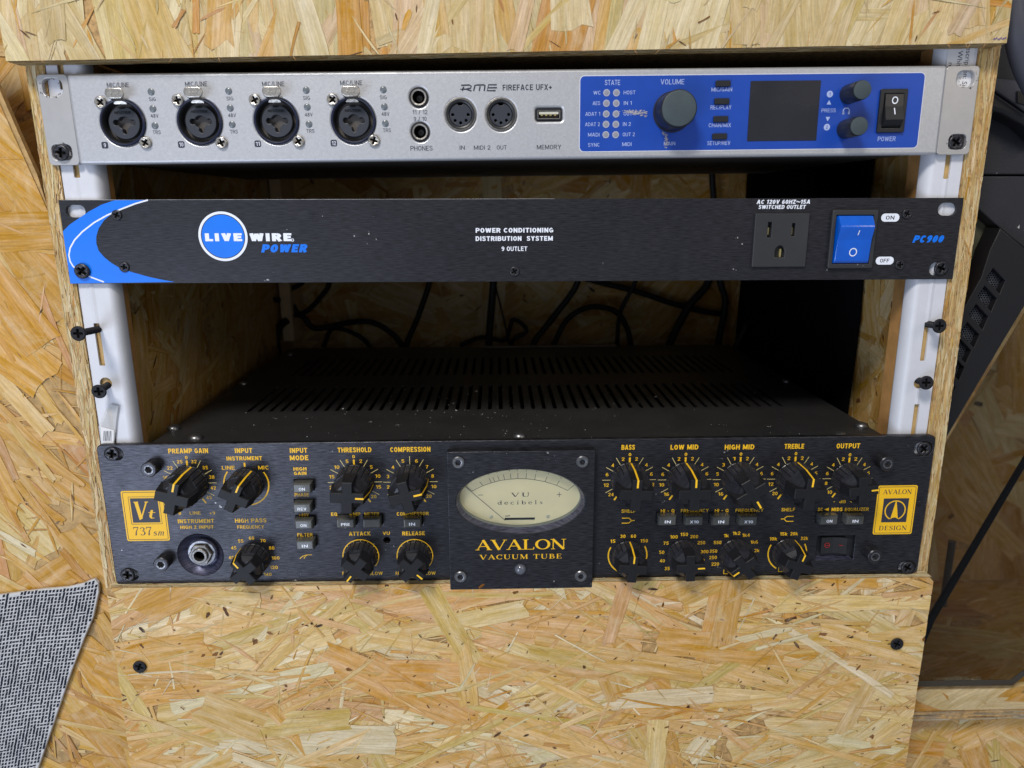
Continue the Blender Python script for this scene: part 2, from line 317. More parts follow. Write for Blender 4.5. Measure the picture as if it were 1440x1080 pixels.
    if ch == 'i': return vst([(.20, 0), (.20, .62)], t * .8) + ser(.15, .60, .18) + ser(.20, .025, .32) + vst([(.20, .8), (.20, .95)], .14), .40
    if ch == 'l': return vst([(.20, 0), (.20, 1)], t * .8) + ser(.15, .975, .18) + ser(.20, .025, .32), .40
    if ch == 's': return vst([(.44, .48), (.34, .60), (.18, .56), (.14, .44), (.30, .33), (.44, .22), (.40, .06), (.22, .02), (.10, .14)], [.05, .06, .08, .11, .13, .12, .08, .06, .05]), .54
    if ch == 'm': return vst([(.14, 0), (.18, .62)], .10) + vst([(.18, .45), (.34, .62), (.42, .5), (.40, 0)], [.05, .06, .10, .10]) + vst([(.42, .45), (.58, .62), (.66, .5), (.64, 0)], [.05, .06, .10, .10]) + ser(.68, .02, .16), .84
    if ch == 't': return vst([(.22, .85), (.18, .20), (.24, .04), (.38, .06)], [.12, .13, .11, .05]) + vst([(.06, .60), (.40, .60)], .06), .46
    if ch == '7': return vst([(.08, .96), (.60, .96)], .09) + vst([(.60, .97), (.34, .45), (.28, 0)], [.05, .10, .16]) + vst([(.08, .98), (.07, .74)], .05), .70
    if ch == '3': return vst([(.12, .78), (.22, .94), (.40, .95), (.52, .80), (.46, .62), (.28, .54), (.50, .44), (.56, .24), (.42, .05), (.22, .02), (.08, .12)], [.10, .06, .07, .14, .10, .05, .10, .16, .08, .06, .10]), .68
    return [], .4
def serif_geo(s, space=0.0):
    v = []; f = []; x = 0
    for ch in s:
        qs, w = G(ch)
        for q in qs:
            k = len(v); v += [(x + a, b) for a, b in q]; f.append(tuple(range(k, k + len(q))))
        x += w + space
    return v, f

def sans_glyph(ch, t):
    """block sans capital: list of (smooth?, points), advance width; cap height 1"""
    w = .66; a = t / 2; b = w - t / 2; c = 1 - t / 2; d = t / 2; m = w / 2
    def e(cx, cy, rx, ry, a0, a1, n=14): return (True, [(cx + rx * cos(radians(a0 + (a1 - a0) * i / n)), cy + ry * sin(radians(a0 + (a1 - a0) * i / n))) for i in range(n + 1)])
    def l(*p): return (False, list(p))
    V = l((a, 0), (a, 1)); g = ch
    if g == 'A': w = .72; return [l((a * .9, 0), (w / 2 - .02, 1)), l((w - a * .9, 0), (w / 2 + .02, 1)), l((.16, .30), (w - .16, .30))], w
    if g == 'B': return [V, l((a, c), (.36, c)), l((a, .53), (.38, .53)), l((a, d), (.38, d)), e(.36, (c + .53) / 2, b - .38, (c - .53) / 2, 90, -90), e(.38, (d + .53) / 2, b - .36, (.53 - d) / 2, 90, -90)], w
    if g == 'C': return [e(m + .01, .5, b - m, c - .5, 40, 320, 22)], w
    if g == 'D': return [V, l((a, c), (.28, c)), l((a, d), (.28, d)), e(.28, .5, b - .28, c - .5, 90, -90, 18)], w
    if g == 'E': w = .56; return [V, l((a, c), (w, c)), l((a, .51), (w - .05, .51)), l((a, d), (w, d))], w
    if g == 'F': w = .54; return [V, l((a, c), (w, c)), l((a, .51), (w - .05, .51))], w
    if g == 'G': return [e(m, .5, b - m, c - .5, 42, 330, 22), l((b, .12), (b, .48)), l((m + .02, .46), (w, .46))], w
    if g == 'H': return [V, l((b, 0), (b, 1)), l((a, .52), (b, .52))], w
    if g == 'I': return [V], t + .02
    if g == 'J': return [l((.45 - a, .25), (.45 - a, 1)), e(.225, .26, .225 - a, .26 - d, 180, 360)], .45
    if g == 'K': return [V, l((w - .06, 1), (a, .40)), l((.24, .56), (w - .02, 0))], w
    if g == 'L': w = .52; return [V, l((a, d), (w, d))], w
    if g == 'M': w = .82; return [V, l((w - a, 0), (w - a, 1)), l((a * 1.2, .97), (w / 2, .10)), l((w - a * 1.2, .97), (w / 2, .10))], w
    if g == 'N': return [V, l((b, 0), (b, 1)), l((a * 1.1, .95), (b - a * .1, .05))], w
    if g == 'O': return [e(m, .5, b - m, c - .5, 0, 360, 26)], w
    if g == '0': w = .56; return [e(w / 2, .5, w / 2 - a, c - .5, 0, 360, 26)], w
    if g == 'P': return [V, l((a, c), (.36, c)), l((a, .46), (.36, .46)), e(.36, (c + .46) / 2, b - .36, (c - .46) / 2, 90, -90)], w * .95
    if g == 'Q': return [e(m, .5, b - m, c - .5, 0, 360, 26), l((.38, .26), (w, .0))], w
    if g == 'R': return [V, l((a, c), (.36, c)), l((a, .50), (.36, .50)), e(.36, (c + .50) / 2, b - .38, (c - .50) / 2, 90, -90), l((.34, .48), (w - a * .7, 0))], w
    if g in 'Ss': w = .60; r = w / 2 - a; return [(True, [(w - a, .74), (w - a - .04, .88), (w / 2 + .06, c), (w / 2 - .08, c), (a + .03, .88), (a, .74), (a + .05, .60), (w / 2, .52), (w - a - .04, .42), (w - a, .28), (w - a - .05, .13), (w / 2 + .06, d), (w / 2 - .08, d), (a + .03, .13), (a, .27)])], w
    if g == 'T': w = .62; return [l((w / 2, 0), (w / 2, 1)), l((0, c), (w, c))], w
    if g == 'U': return [l((a, .3), (a, 1)), l((b, .3), (b, 1)), e(m, .31, b - m, .31 - d, 180, 360)], w
    if g in 'Vv': w = .68; return [l((a, 1), (w / 2, .03)), l((w - a, 1), (w / 2, .03))], w
    if g == 'W': w = .98; return [l((a, 1), (.28, .03)), l((.28, .03), (.49, .95)), l((.49, .95), (.70, .03)), l((.70, .03), (w - a, 1))], w
    if g == 'X': return [l((a, 0), (b, 1)), l((a, 1), (b, 0))], w
    if g == 'Y': return [l((a, 1), (m, .44)), l((b, 1), (m, .44)), l((m, 0), (m, .46))], w
    if g == 'Z': w = .6; return [l((0, c), (w, c)), l((0, d), (w, d)), l((a * .9, .05), (w - a * .9, .95))], w
    if g == '1': w = .34; return [l((w - a, 0), (w - a, 1)), l((0, .76), (w - a, .92))], w
    if g == '2': w = .56; return [(True, [(a, .70), (a + .03, .86), (w / 2 - .06, c), (w / 2 + .08, c), (w - a - .02, .86), (w - a, .70), (w - a - .08, .52), (a + .06, .16), (a, d)]), l((a * .6, d), (w, d))], w
    if g == '3': w = .56; return [e(w / 2 - .01, .74, w / 2 - a - .01, c - .74, 160, -90, 14), e(w / 2 - .01, .29, w / 2 - a, .29 - d, 90, -160, 14), l((w / 2 - .06, .52), (w / 2 + .04, .52))], w
    if g == '4': w = .60; return [l((w - .17, 0), (w - .17, 1)), l((a * .5, .30), (w, .30)), l((a, .30), (w - .17, .95))], w
    if g == '5': w = .57; return [l((.10, c), (w - .03, c)), l((.12, .5), (.14, 1)), e(w / 2 - .01, .32, w / 2 - a, .32 - d, 130, -160, 18)], w
    if g == '6': w = .57; return [e(w / 2, .31, w / 2 - a, .31 - d, 0, 360, 22), (True, [(a, .34), (a + .02, .60), (a + .10, .82), (w / 2 + .04, c), (w - a - .02, .84)])], w
    if g == '7': w = .54; return [l((0, c), (w, c)), l((w - a, .95), (.18, 0))], w
    if g == '8': w = .57; return [e(w / 2, .27, w / 2 - a, .27 - d, 0, 360, 22), e(w / 2, .75, w / 2 - a - .03, c - .75, 0, 360, 20)], w
    if g == '9': w = .57; return [e(w / 2, .69, w / 2 - a, c - .69, 0, 360, 22), (True, [(w - a, .66), (w - a - .02, .40), (w - a - .10, .18), (w / 2 - .04, d), (a + .02, .16)])], w
    if g == 'k': w = .52; return [V, l((w - .04, .70), (a, .28)), l((.20, .44), (w, 0))], w
    if g == 'd': w = .56; return [l((w - a, 0), (w - a, 1)), e(w / 2, .36, w / 2 - a, .36 - d, 0, 360, 20)], w
    if g == '/': w = .36; return [l((.03, -.02), (w - .03, 1.02))], w
    if g == '-': return [l((.04, .46), (.36, .46))], .40
    if g == '+': return [l((.02, .44), (.56, .44)), l((.29, .17), (.29, .71))], .58
    if g == '~': return [(True, [(.02, .42), (.12, .58), (.26, .60), (.46, .44), (.60, .40), (.74, .58)])], .76
    if g == ' ': return [], .26
    return None, 0
def sans_geo(s, t=.13, space=1.0):
    v = []; f = []; x = 0.0
    for ch in s:
        st, w = sans_glyph(ch, t)
        if st is None: return None
        for sm, pts in st:
            qs = vst(pts, t)
            for q in qs: k = len(v); v += [(x + a, b) for a, b in q]; f.append((k, k + 1, k + 2, k + 3))
        x += w + (.13 + (space - 1.0))
    return v, f

class Ink:
    """collects flat print on one plane of a unit; built as one mesh"""
    def __init__(s, U, y): s.U = U; s.y = y; s.v = []; s.f = []; s.lay = 0
    def add(s, v2, f, dy=0.0):
        k = len(s.v); s.v += [(a, s.y - dy, b) for a, b in v2]; s.f += [tuple(k + i for i in q) for q in f]
    words = None
    def word(s, v2, f):
        # every word is a piece of its own; its strokes lie a hair above each other so that no two faces share a plane
        V_ = [None] * len(v2); F_ = []
        for n_, q in enumerate(f):
            for i in q: V_[i] = (v2[i][0], s.y - .0015 * (n_ % 9), v2[i][1])
        if s.words is None: s.words = []
        s.words.append(([p if p else (0, s.y, 0) for p in V_], [tuple(q) for q in f]))
    def text(s, t, px, py, w=None, h=None, bold=0.0, shear=0.0, align='c', serif=False, space=1.0, rot=0.0, mmpos=False):
        """centre of the line of text at photo px,py on the panel; w total width px, h cap height px"""
        sg = None if serif else sans_geo(t, .125 + bold * 2.1, space)
        v, f = serif_geo(t, space - 1.0) if serif else (sg or text_geo(t, bold, space))
        if not v: return
        if mmpos: cx, cz = px, py; k = 1.0
        else: cx, cz = s.U.at(px, py, s.y); k = s.U.mmpp(px, py)
        cap = 1.0 if (serif or sg) else CAPH
        x0 = min(a for a, b in v); x1 = max(a for a, b in v)
        sz = (h * k) / cap
        sx = sz if w is None else (w * k) / (x1 - x0)
        xc = (x0 + x1) / 2 if align == 'c' else (x0 if align == 'l' else x1)
        cr, sr = cos(rot), sin(rot)
        o = []
        for a, b in v:
            X = (a - xc) * sx + shear * (b - cap / 2) * sz; Z = (b - cap / 2) * sz
            o.append((cx + X * cr - Z * sr, cz + X * sr + Z * cr))
        s.word(o, f)
    def line(s, p, q, w, mm=True):
        dx, dz = q[0] - p[0], q[1] - p[1]; d = sqrt(dx * dx + dz * dz) or 1; a, b = -dz / d * w / 2, dx / d * w / 2
        s.add([(p[0] + a, p[1] + b), (p[0] - a, p[1] - b), (q[0] - a, q[1] - b), (q[0] + a, q[1] + b)], [(0, 1, 2, 3)])
    def path(s, pts, w):
        for i, q in enumerate(vst(pts, w)): s.add(q, [(0, 1, 2, 3)], .001 * (i % 5))
    def arc(s, cx, cz, r, a0, a1, w, n=28):
        """angles clockwise from up, degrees"""
        s.path([(cx + r * sin(radians(a0 + (a1 - a0) * i / n)), cz + r * cos(radians(a0 + (a1 - a0) * i / n))) for i in range(n + 1)], w)
    def poly(s, pts, dy=0.0): s.add(pts, [tuple(range(len(pts)))], dy)
    def build(s, name, mt, parent=None):
        for v_, f_ in (s.words or []): part('printed_word', v_, f_, mt, parent or s.U.o)
        if s.v:
            o = part(name, s.v, s.f, mt, parent or s.U.o); o['kind'] = 'stuff'; return o

class Unit:
    def __init__(s, name, x, y, z, roll, label, cat):
        s.o = empty(name, (x, y, z), roll); meta(s.o, label, cat); s.x, s.y, s.z, s.r = x, y, z, roll
    def at(s, px, py, y=0.0):
        p = W(px, py, s.y + y); dx, dz = p.x - s.x, p.z - s.z; c, t = cos(s.r), sin(s.r)
        return (dx * c - dz * t, dx * t + dz * c)
    def mmpp(s, px, py):
        a = s.at(px, py); b = s.at(px + 10, py); return sqrt((a[0] - b[0]) ** 2 + (a[1] - b[1]) ** 2) / 10
    def poly(s, pts, y=0.0): return [s.at(a, b, y) for a, b in pts]

# ------------------------------------------------------------------ shared hardware meshes
def cross_outline(L_, w, n=1):
    return [(-w, -L_), (w, -L_), (w, -w), (L_, -w), (L_, w), (w, w), (w, L_), (-w, L_), (-w, w), (-L_, w), (-L_, -w), (-w, -w)]
def phillips(name, r, h, mt):
    me = plate_mesh(name, ell(0, 0, r, n=32), [cross_outline(r * .58, r * .13)], -h, 0, mt, bevel=h * .6)
    return me
ME_SCREW = phillips('screw_head', 4.1, 1.8, M_SCR)
ME_SCREWS = phillips('screw_head_small', 2.7, 0.9, M_SCR)
ME_SCREWN = phillips('screw_nickel', 3.05, 1.5, M_STEEL)
ME_SCREWD = phillips('drywall_screw_head', 4.0, 1.3, M_SCRD)
ME_REC = {}
def recess(r):
    if r not in ME_REC: ME_REC[r] = lathe_mesh('recess', [(r * .62, -0.15), (r * .60, -0.14)], M_DARK, n=20)
    return ME_REC[r]
def add_screw(parent, x, z, y, me, r, ang=0.0, name='screw', tilt=(0, 0)):
    o = link(name, me, parent, (x, y, z), (tilt[0], ang, tilt[1])); link('cross_recess', recess(r), o, (0, 0, 0)); return o
def hexbolt(parent, x, z, y, r, h, mt, name='bolt'):
    body = lathe_mesh(name, [(r, 0.0), (r, -h + .5), (r - .5, -h), (r * .62, -h), (r * .60, -h + .1)], mt, n=36, closed_end=False)
    o = link(name, body, parent, (x, y, z))
    v = []; f = []
    ro = r * .61
    n = 36
    for i in range(n):
        a = 2 * pi * i / n; v.append((ro * cos(a), -h + .05, ro * sin(a)))
    for i in range(n):
        a = 2 * pi * i / n; k = (a % (pi / 3)) - pi / 6; rr = r * .50 / cos(k) * cos(pi / 6); v.append((rr * cos(a), -h + .15, rr * sin(a)))
    for i in range(n):
        a = 2 * pi * i / n; k = (a % (pi / 3)) - pi / 6; rr = r * .46 / cos(k) * cos(pi / 6); v.append((rr * cos(a), -h + r * .8, rr * sin(a)))
    for k in range(2):
        for i in range(n):
            j = (i + 1) % n; f.append((k * n + i, k * n + j, (k + 1) * n + j, (k + 1) * n + i))
    f.append(tuple(2 * n + i for i in range(n)))
    part('hex_socket', v, f, M_STEELB, o, auto=40)
    return o

# ------------------------------------------------------------------ oriented strand board
PAL_PALE = [((.64, .44, .215), 6), ((.62, .41, .185), 6), ((.66, .50, .27), 5), ((.59, .36, .15), 4), ((.55, .30, .11), 1.6), ((.61, .39, .21), 2.5), ((.70, .60, .41), 4), ((.58, .44, .20), 3)]
PAL_TOP = [((.58, .46, .27), 6), ((.53, .43, .25), 5), ((.62, .53, .35), 5), ((.54, .37, .17), 2.5), ((.52, .30, .12), 1.0), ((.57, .43, .29), 3.5), ((.56, .43, .21), 3)]
PAL_WARM = [((.56, .33, .115), 5), ((.58, .37, .145), 5), ((.50, .29, .10), 4), ((.50, .28, .135), 2.5), ((.60, .44, .22), 1.5), ((.46, .25, .085), 1.2)]
PAL_CHALK = [((.70, .63, .47), 1)]
PAL_EDGE = [((.60, .47, .28), 5), ((.54, .40, .21), 5), ((.50, .34, .15), 3), ((.46, .27, .11), 1.5), ((.64, .54, .36), 3)]  # sawn edges made paler: bounce light put into the colours
PAL_DARK = [((.10, .045, .02), 3), ((.20, .09, .03), 3), ((.05, .025, .015), 2)]
PAL_IN = [((.62, .42, .19), 5), ((.58, .37, .15), 5), ((.68, .52, .29), 3), ((.50, .28, .10), 2)]
def pick(rg, pal):
    t = rg.random() * sum(w for _, w in pal)
    for c, w in pal:
        t -= w
        if t <= 0: break
    k = rg.uniform(0.93, 1.07); c = (c[0] * 1.0, c[1] * .985, c[2] * .93); return tuple(min(1, x * k * rg.uniform(.97, 1.03)) for x in c)
def clip(poly, cp):
    for i in range(len(cp)):
        a = cp[i]; b = cp[(i + 1) % len(cp)]; ex, ey = b[0] - a[0], b[1] - a[1]; out = []
        if not poly: return poly
        def side(p): return ex * (p[1] - a[1]) - ey * (p[0] - a[0])
        for j in range(len(poly)):
            p, q = poly[j], poly[(j + 1) % len(poly)]; sp, sq = side(p), side(q)
            if sp >= 0: out.append(p)
            if (sp >= 0) != (sq >= 0):
                t = sp / (sp - sq); out.append((p[0] + (q[0] - p[0]) * t, p[1] + (q[1] - p[1]) * t))
        poly = out
    return poly
def strand_face(name, clip_poly, frame, parent, seed, classes, h0=0.15, hr=0.6, gap_shade_p=.42):
    """clip_poly: convex ccw polygon in face coordinates (mm). frame: function (a, b, h) -> xyz, h = height off the face.
    classes: list of (count, (Lmin,Lmax), (wmin,wmax), mean angle deg, sd deg, palette, extra height)"""
    rg = random.Random(seed); V = []; F = []; C = []; UV = []; RM = []
    xs = [p[0] for p in clip_poly]; ys = [p[1] for p in clip_poly]; bx0, bx1, by0, by1 = min(xs), max(xs), min(ys), max(ys)
    for (cnt, Lr, wr, am, sd, pal, eh) in classes:
        for _ in range(cnt):
            L_ = rg.uniform(*Lr); w = rg.uniform(wr[0], wr[1]) if rg.random() < .7 else rg.uniform(wr[0], (wr[0] + wr[1]) / 2)
            a = radians(rg.gauss(am, sd)); ca, sa = cos(a), sin(a)
            cx = rg.uniform(bx0 - L_ * .3, bx1 + L_ * .3); cy = rg.uniform(by0 - L_ * .2, by1 + L_ * .2)
            taper = rg.uniform(.55, 1.0) if rg.random() < .5 else 1.0; bend = rg.uniform(-.02, .02) * L_
            n = 6 if w > 3 else 4; top = []; bot = []; sharp = w < 3.2 and rg.random() < .75
            for i in range(n + 1):
                t = i / n; u = (t - .5) * L_; ww = w / 2 * (1 + (taper - 1) * t) * (rg.uniform(.86, 1.06) if w > 3 else rg.uniform(.6, 1.15)) * (max(.12, 1 - abs(2 * t - 1) ** 2.2) if sharp else 1); bb = bend * (4 * (t - .5) ** 2)
                top.append((u, ww + bb)); bot.append((u, -ww + bb))
            s1 = rg.uniform(-.7, .7) * w; s2 = rg.uniform(-.7, .7) * w
            endr = [(L_ / 2 + s2 * k + rg.uniform(-.25, .25) * min(w, 6), w / 2 * taper * (1 - 2 * q) + bend) for k, q in ((.25, .25), (-.05, .5), (-.25, .75))]
            endl = [(-L_ / 2 + s1 * k + rg.uniform(-.25, .25) * min(w, 6), -w / 2 * (1 - 2 * q) + bend) for k, q in ((.25, .25), (-.05, .5), (-.25, .75))]
            pl = top + endr + bot[::-1] + endl if not sharp else top + bot[::-1]
            pl = [(cx + u * ca - v * sa, cy + u * sa + v * ca) for u, v in pl]
            area_ = sum(pl[i][0] * pl[(i + 1) % len(pl)][1] - pl[(i + 1) % len(pl)][0] * pl[i][1] for i in range(len(pl)))
            if area_ < 0: pl = pl[::-1]
            raw = pl; pl = clip(pl, clip_poly)
            if len(pl) < 3: continue
            h = h0 + eh + rg.random() * hr; tu = rg.uniform(-.004, .004); tv = rg.uniform(-.018, .018) * min(1, 8 / w)
            col = pick(rg, pal); ou, ov = rg.uniform(0, 4000), rg.uniform(0, 4000); k = len(V)
            if gap_shade_p and w > 1.2 and rg.random() < gap_shade_p:  # darker, larger copy under the strand: painted gap shadow and glue line
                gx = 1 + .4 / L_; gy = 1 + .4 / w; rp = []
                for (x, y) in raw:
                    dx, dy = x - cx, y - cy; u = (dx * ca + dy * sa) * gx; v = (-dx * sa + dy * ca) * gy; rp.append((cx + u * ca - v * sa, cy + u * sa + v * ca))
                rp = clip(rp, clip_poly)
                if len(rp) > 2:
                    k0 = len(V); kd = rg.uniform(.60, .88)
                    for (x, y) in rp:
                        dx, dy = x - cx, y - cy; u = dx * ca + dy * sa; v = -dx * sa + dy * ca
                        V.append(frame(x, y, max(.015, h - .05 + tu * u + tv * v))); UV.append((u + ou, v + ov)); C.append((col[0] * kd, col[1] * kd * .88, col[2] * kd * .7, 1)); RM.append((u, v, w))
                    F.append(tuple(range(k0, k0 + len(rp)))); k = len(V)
            for (x, y) in pl:
                dx, dy = x - cx, y - cy; u = dx * ca + dy * sa; v = -dx * sa + dy * ca
                hh = max(0.02, h + tu * u + tv * v)
                V.append(frame(x, y, hh)); UV.append((u + ou, v + ov))
                C.append((*col, 1)); RM.append((u, v, w))
            F.append((tuple(range(k, k + len(pl)))))
    me = mesh(name, V, F, M_STR)
    ca_ = me.color_attributes.new('tint', 'FLOAT_COLOR', 'POINT'); ca_.data.foreach_set('color', [c for q in C for c in q])
    l1 = me.uv_layers.new(name='grain'); l2 = me.uv_layers.new(name='rim')
    vi = [0] * len(me.loops); me.loops.foreach_get('vertex_index', vi)
    l1.data.foreach_set('uv', [c for i in vi for c in UV[i]])
    # distance to the long edge (0 on the outline, grows inwards: interpolated per ngon it stays small, so give the interior only on wide strands)
    l2.data.foreach_set('uv', [c for i in vi for c in (min(3.0, max(0.0, RM[i][2] * .5 - abs(RM[i][1]))) + (0.3 if RM[i][2] < 3 else 0.55), 0.0)])
    o = link(name, me, parent); meta(o, kind='stuff'); return o
def f_front(y): return lambda a, b, h: (a, y - h, b)          # face looking at -y
def f_top(z): return lambda a, b, h: (a, b, z + h)             # face looking up
def f_px(x): return lambda a, b, h: (x + h, a, b)              # face looking +x
def f_nx(x): return lambda a, b, h: (x - h, a, b)
def rect(x0, x1, y0, y1): return [(x0, y0), (x1, y0), (x1, y1), (x0, y1)]
def edge_classes(length, width, ang):
    A = length * width
    return [(int(A * .16), (8, 34), (.7, 2.2), ang, 4, PAL_EDGE, 0), (int(A * .12), (3, 14), (.3, 1.1), ang, 9, PAL_EDGE, .1), (int(A * .018), (1.5, 6), (.25, .7), ang, 14, PAL_EDGE[:1] + [((.26, .12, .045), 3), ((.14, .06, .025), 1)], .2)]

# ==================================================================== CABINET
cab = empty('rack_cabinet', (0, 0, -150)); meta(cab, 'open-fronted rack cabinet of pale strand board with white slotted mounting rails', 'cabinet')
cabo = empty  # noqa
def cpar(o): o.parent = cab; o.location = Vector((0, 0, 150)) * MM + o.location; return o
BX0, BX1 = -250.0, 249.5
for sgn, xo, xi in ((-1, -250.0, -240.6), (1, 249.8, 238.6)):
    x0, x1 = min(xo, xi), max(xo, xi)
    sp = cpar(box('side_panel', x0, x1, 0, 400, -148, 300, M_CORE))
    strand_face('wood_strands', rect(x0, x1, -3, 300), f_front(0), sp, 11 + sgn, edge_classes(303, 10, 90), h0=.02, hr=.35, gap_shade_p=0)
    # inner face
    fr = f_px(x1) if sgn < 0 else f_nx(x0)
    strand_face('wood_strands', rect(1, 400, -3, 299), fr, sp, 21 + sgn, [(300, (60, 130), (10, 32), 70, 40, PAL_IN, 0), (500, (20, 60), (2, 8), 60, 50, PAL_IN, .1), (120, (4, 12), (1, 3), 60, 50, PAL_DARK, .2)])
cpar(box('bottom_panel', -240, 238, 2, 400, -16, -6, M_CORE))
cpar(box('top_panel', -240, 238, 2, 400, 299.5, 309, M_CORE))
bk = cpar(box('back_panel', -240, 238, 400, 410, -10, 300, M_CORE))
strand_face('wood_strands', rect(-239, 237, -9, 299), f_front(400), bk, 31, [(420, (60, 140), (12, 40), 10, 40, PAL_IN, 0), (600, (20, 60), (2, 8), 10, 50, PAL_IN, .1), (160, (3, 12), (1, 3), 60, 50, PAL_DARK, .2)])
# pale edge of a strip at the rear left
a = W(386, 395, 370); b = W(410, 492, 370)
cpar(part('rear_batten', [(-236, 352, 84), (-225, 352, 84), (-225, 399, 84), (-236, 399, 84), (-238, 352, 298), (-227, 352, 298), (-227, 399, 298), (-238, 399, 298)],
     [(0, 1, 5, 4), (1, 2, 6, 5), (2, 3, 7, 6), (3, 0, 4, 7), (4, 5, 6, 7), (3, 2, 1, 0)], mat('pale_cut_pine', (.66, .48, .27), .6, var=.15, vscale=120)))
# front boards
tb = empty('top_front_board', (0, -11, 290)); tb.parent = cab; tb.location = Vector((0, -11, 440)) * MM
tb.rotation_euler = (0, -radians(0.78), 0)
T0 = box('board_core', -252, 245, 0, 10.8, 2.8, 62, M_CORE, tb)
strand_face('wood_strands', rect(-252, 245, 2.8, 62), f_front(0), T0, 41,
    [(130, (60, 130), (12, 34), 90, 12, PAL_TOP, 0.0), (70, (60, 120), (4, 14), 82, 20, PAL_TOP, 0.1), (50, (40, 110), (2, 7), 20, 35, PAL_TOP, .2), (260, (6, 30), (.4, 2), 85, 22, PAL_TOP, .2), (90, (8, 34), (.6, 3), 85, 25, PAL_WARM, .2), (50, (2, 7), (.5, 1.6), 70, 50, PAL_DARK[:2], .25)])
strand_face('wood_strands', rect(-252, 245, 0, 10.8), lambda a, b, h: (a, b, 2.8 - h), T0, 42, edge_classes(497, 10, 0), h0=.02, hr=.25, gap_shade_p=0)
rg = random.Random(5)
for i in range(14):   # loose fibres hanging from the sawn edge
    x = rg.uniform(-250, 243); l = rg.uniform(1.5, 4.5)
    t = plate('wood_splinter', [(x, 3), (x + .5, 3), (x + rg.uniform(-3, 3), 3 - l * .6)], [], -.4, -.1, M_BAT, T0)
pm = Ink(type('U', (), {'o': T0})(), -0.9)
for k, (dx, dz) in enumerate(((0, 0), (1.1, .3), (2.3, -.2), (3.4, .3), (4.6, 0), (5.6, .4))): pm.path([(238.0 + dx - .2, 4.4 + dz), (238.3 + dx, 5.2 + dz * .6), (238.6 + dx, 4.3 + dz)], .38)
pm.build('pen_mark', mat('violet_ink', (.05, .03, .25), .5), T0)

lb = empty('lower_front_board', (0, 0, 0)); lb.parent = cab; lb.location = Vector((0, -8.0, 150)) * MM; lb.rotation_euler = (0, radians(0.32), 0)
out = [(-246.5, -170), (249, -170), (249, -2.5), (246.5, .2), (-242.5, .2), (-245, -2.0)]
L0 = plate('board_core', out, [], 0, 7.3, M_CORE, lb)
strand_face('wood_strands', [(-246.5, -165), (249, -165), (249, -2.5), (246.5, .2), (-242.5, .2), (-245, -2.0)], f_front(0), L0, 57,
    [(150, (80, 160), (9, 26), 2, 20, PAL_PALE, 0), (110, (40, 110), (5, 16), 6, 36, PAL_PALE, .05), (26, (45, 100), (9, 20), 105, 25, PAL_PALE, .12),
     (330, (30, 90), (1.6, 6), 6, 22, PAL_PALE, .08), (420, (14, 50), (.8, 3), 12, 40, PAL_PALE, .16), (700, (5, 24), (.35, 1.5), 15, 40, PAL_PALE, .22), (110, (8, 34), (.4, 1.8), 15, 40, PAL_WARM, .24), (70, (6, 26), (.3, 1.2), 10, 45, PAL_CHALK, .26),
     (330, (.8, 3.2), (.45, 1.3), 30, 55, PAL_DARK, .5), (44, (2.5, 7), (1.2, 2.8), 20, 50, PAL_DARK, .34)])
strand_face('wood_strands', rect(-244.5, 248, 0, 7.3), f_top(.2), L0, 58, [(int(q[0] * 1.2), q[1], q[2], q[3], q[4], PAL_CHALK + PAL_TOP[2:3], q[6]) for q in edge_classes(490, 7, 0)[:2]] + edge_classes(490, 7, 0)[2:], h0=.02, hr=.15, gap_shade_p=0)  # paler palette here, light put into the colour against the panel's shade
UL = type('U', (), {})()
for (px, py) in ((199, 936), (1261, 904)):
    p = W(px, py, -8.4); add_screw(L0, p.x + .0056 * p.z, p.z + .0056 * p.x + 0, -.95, ME_SCREWD, 4.0, .4)

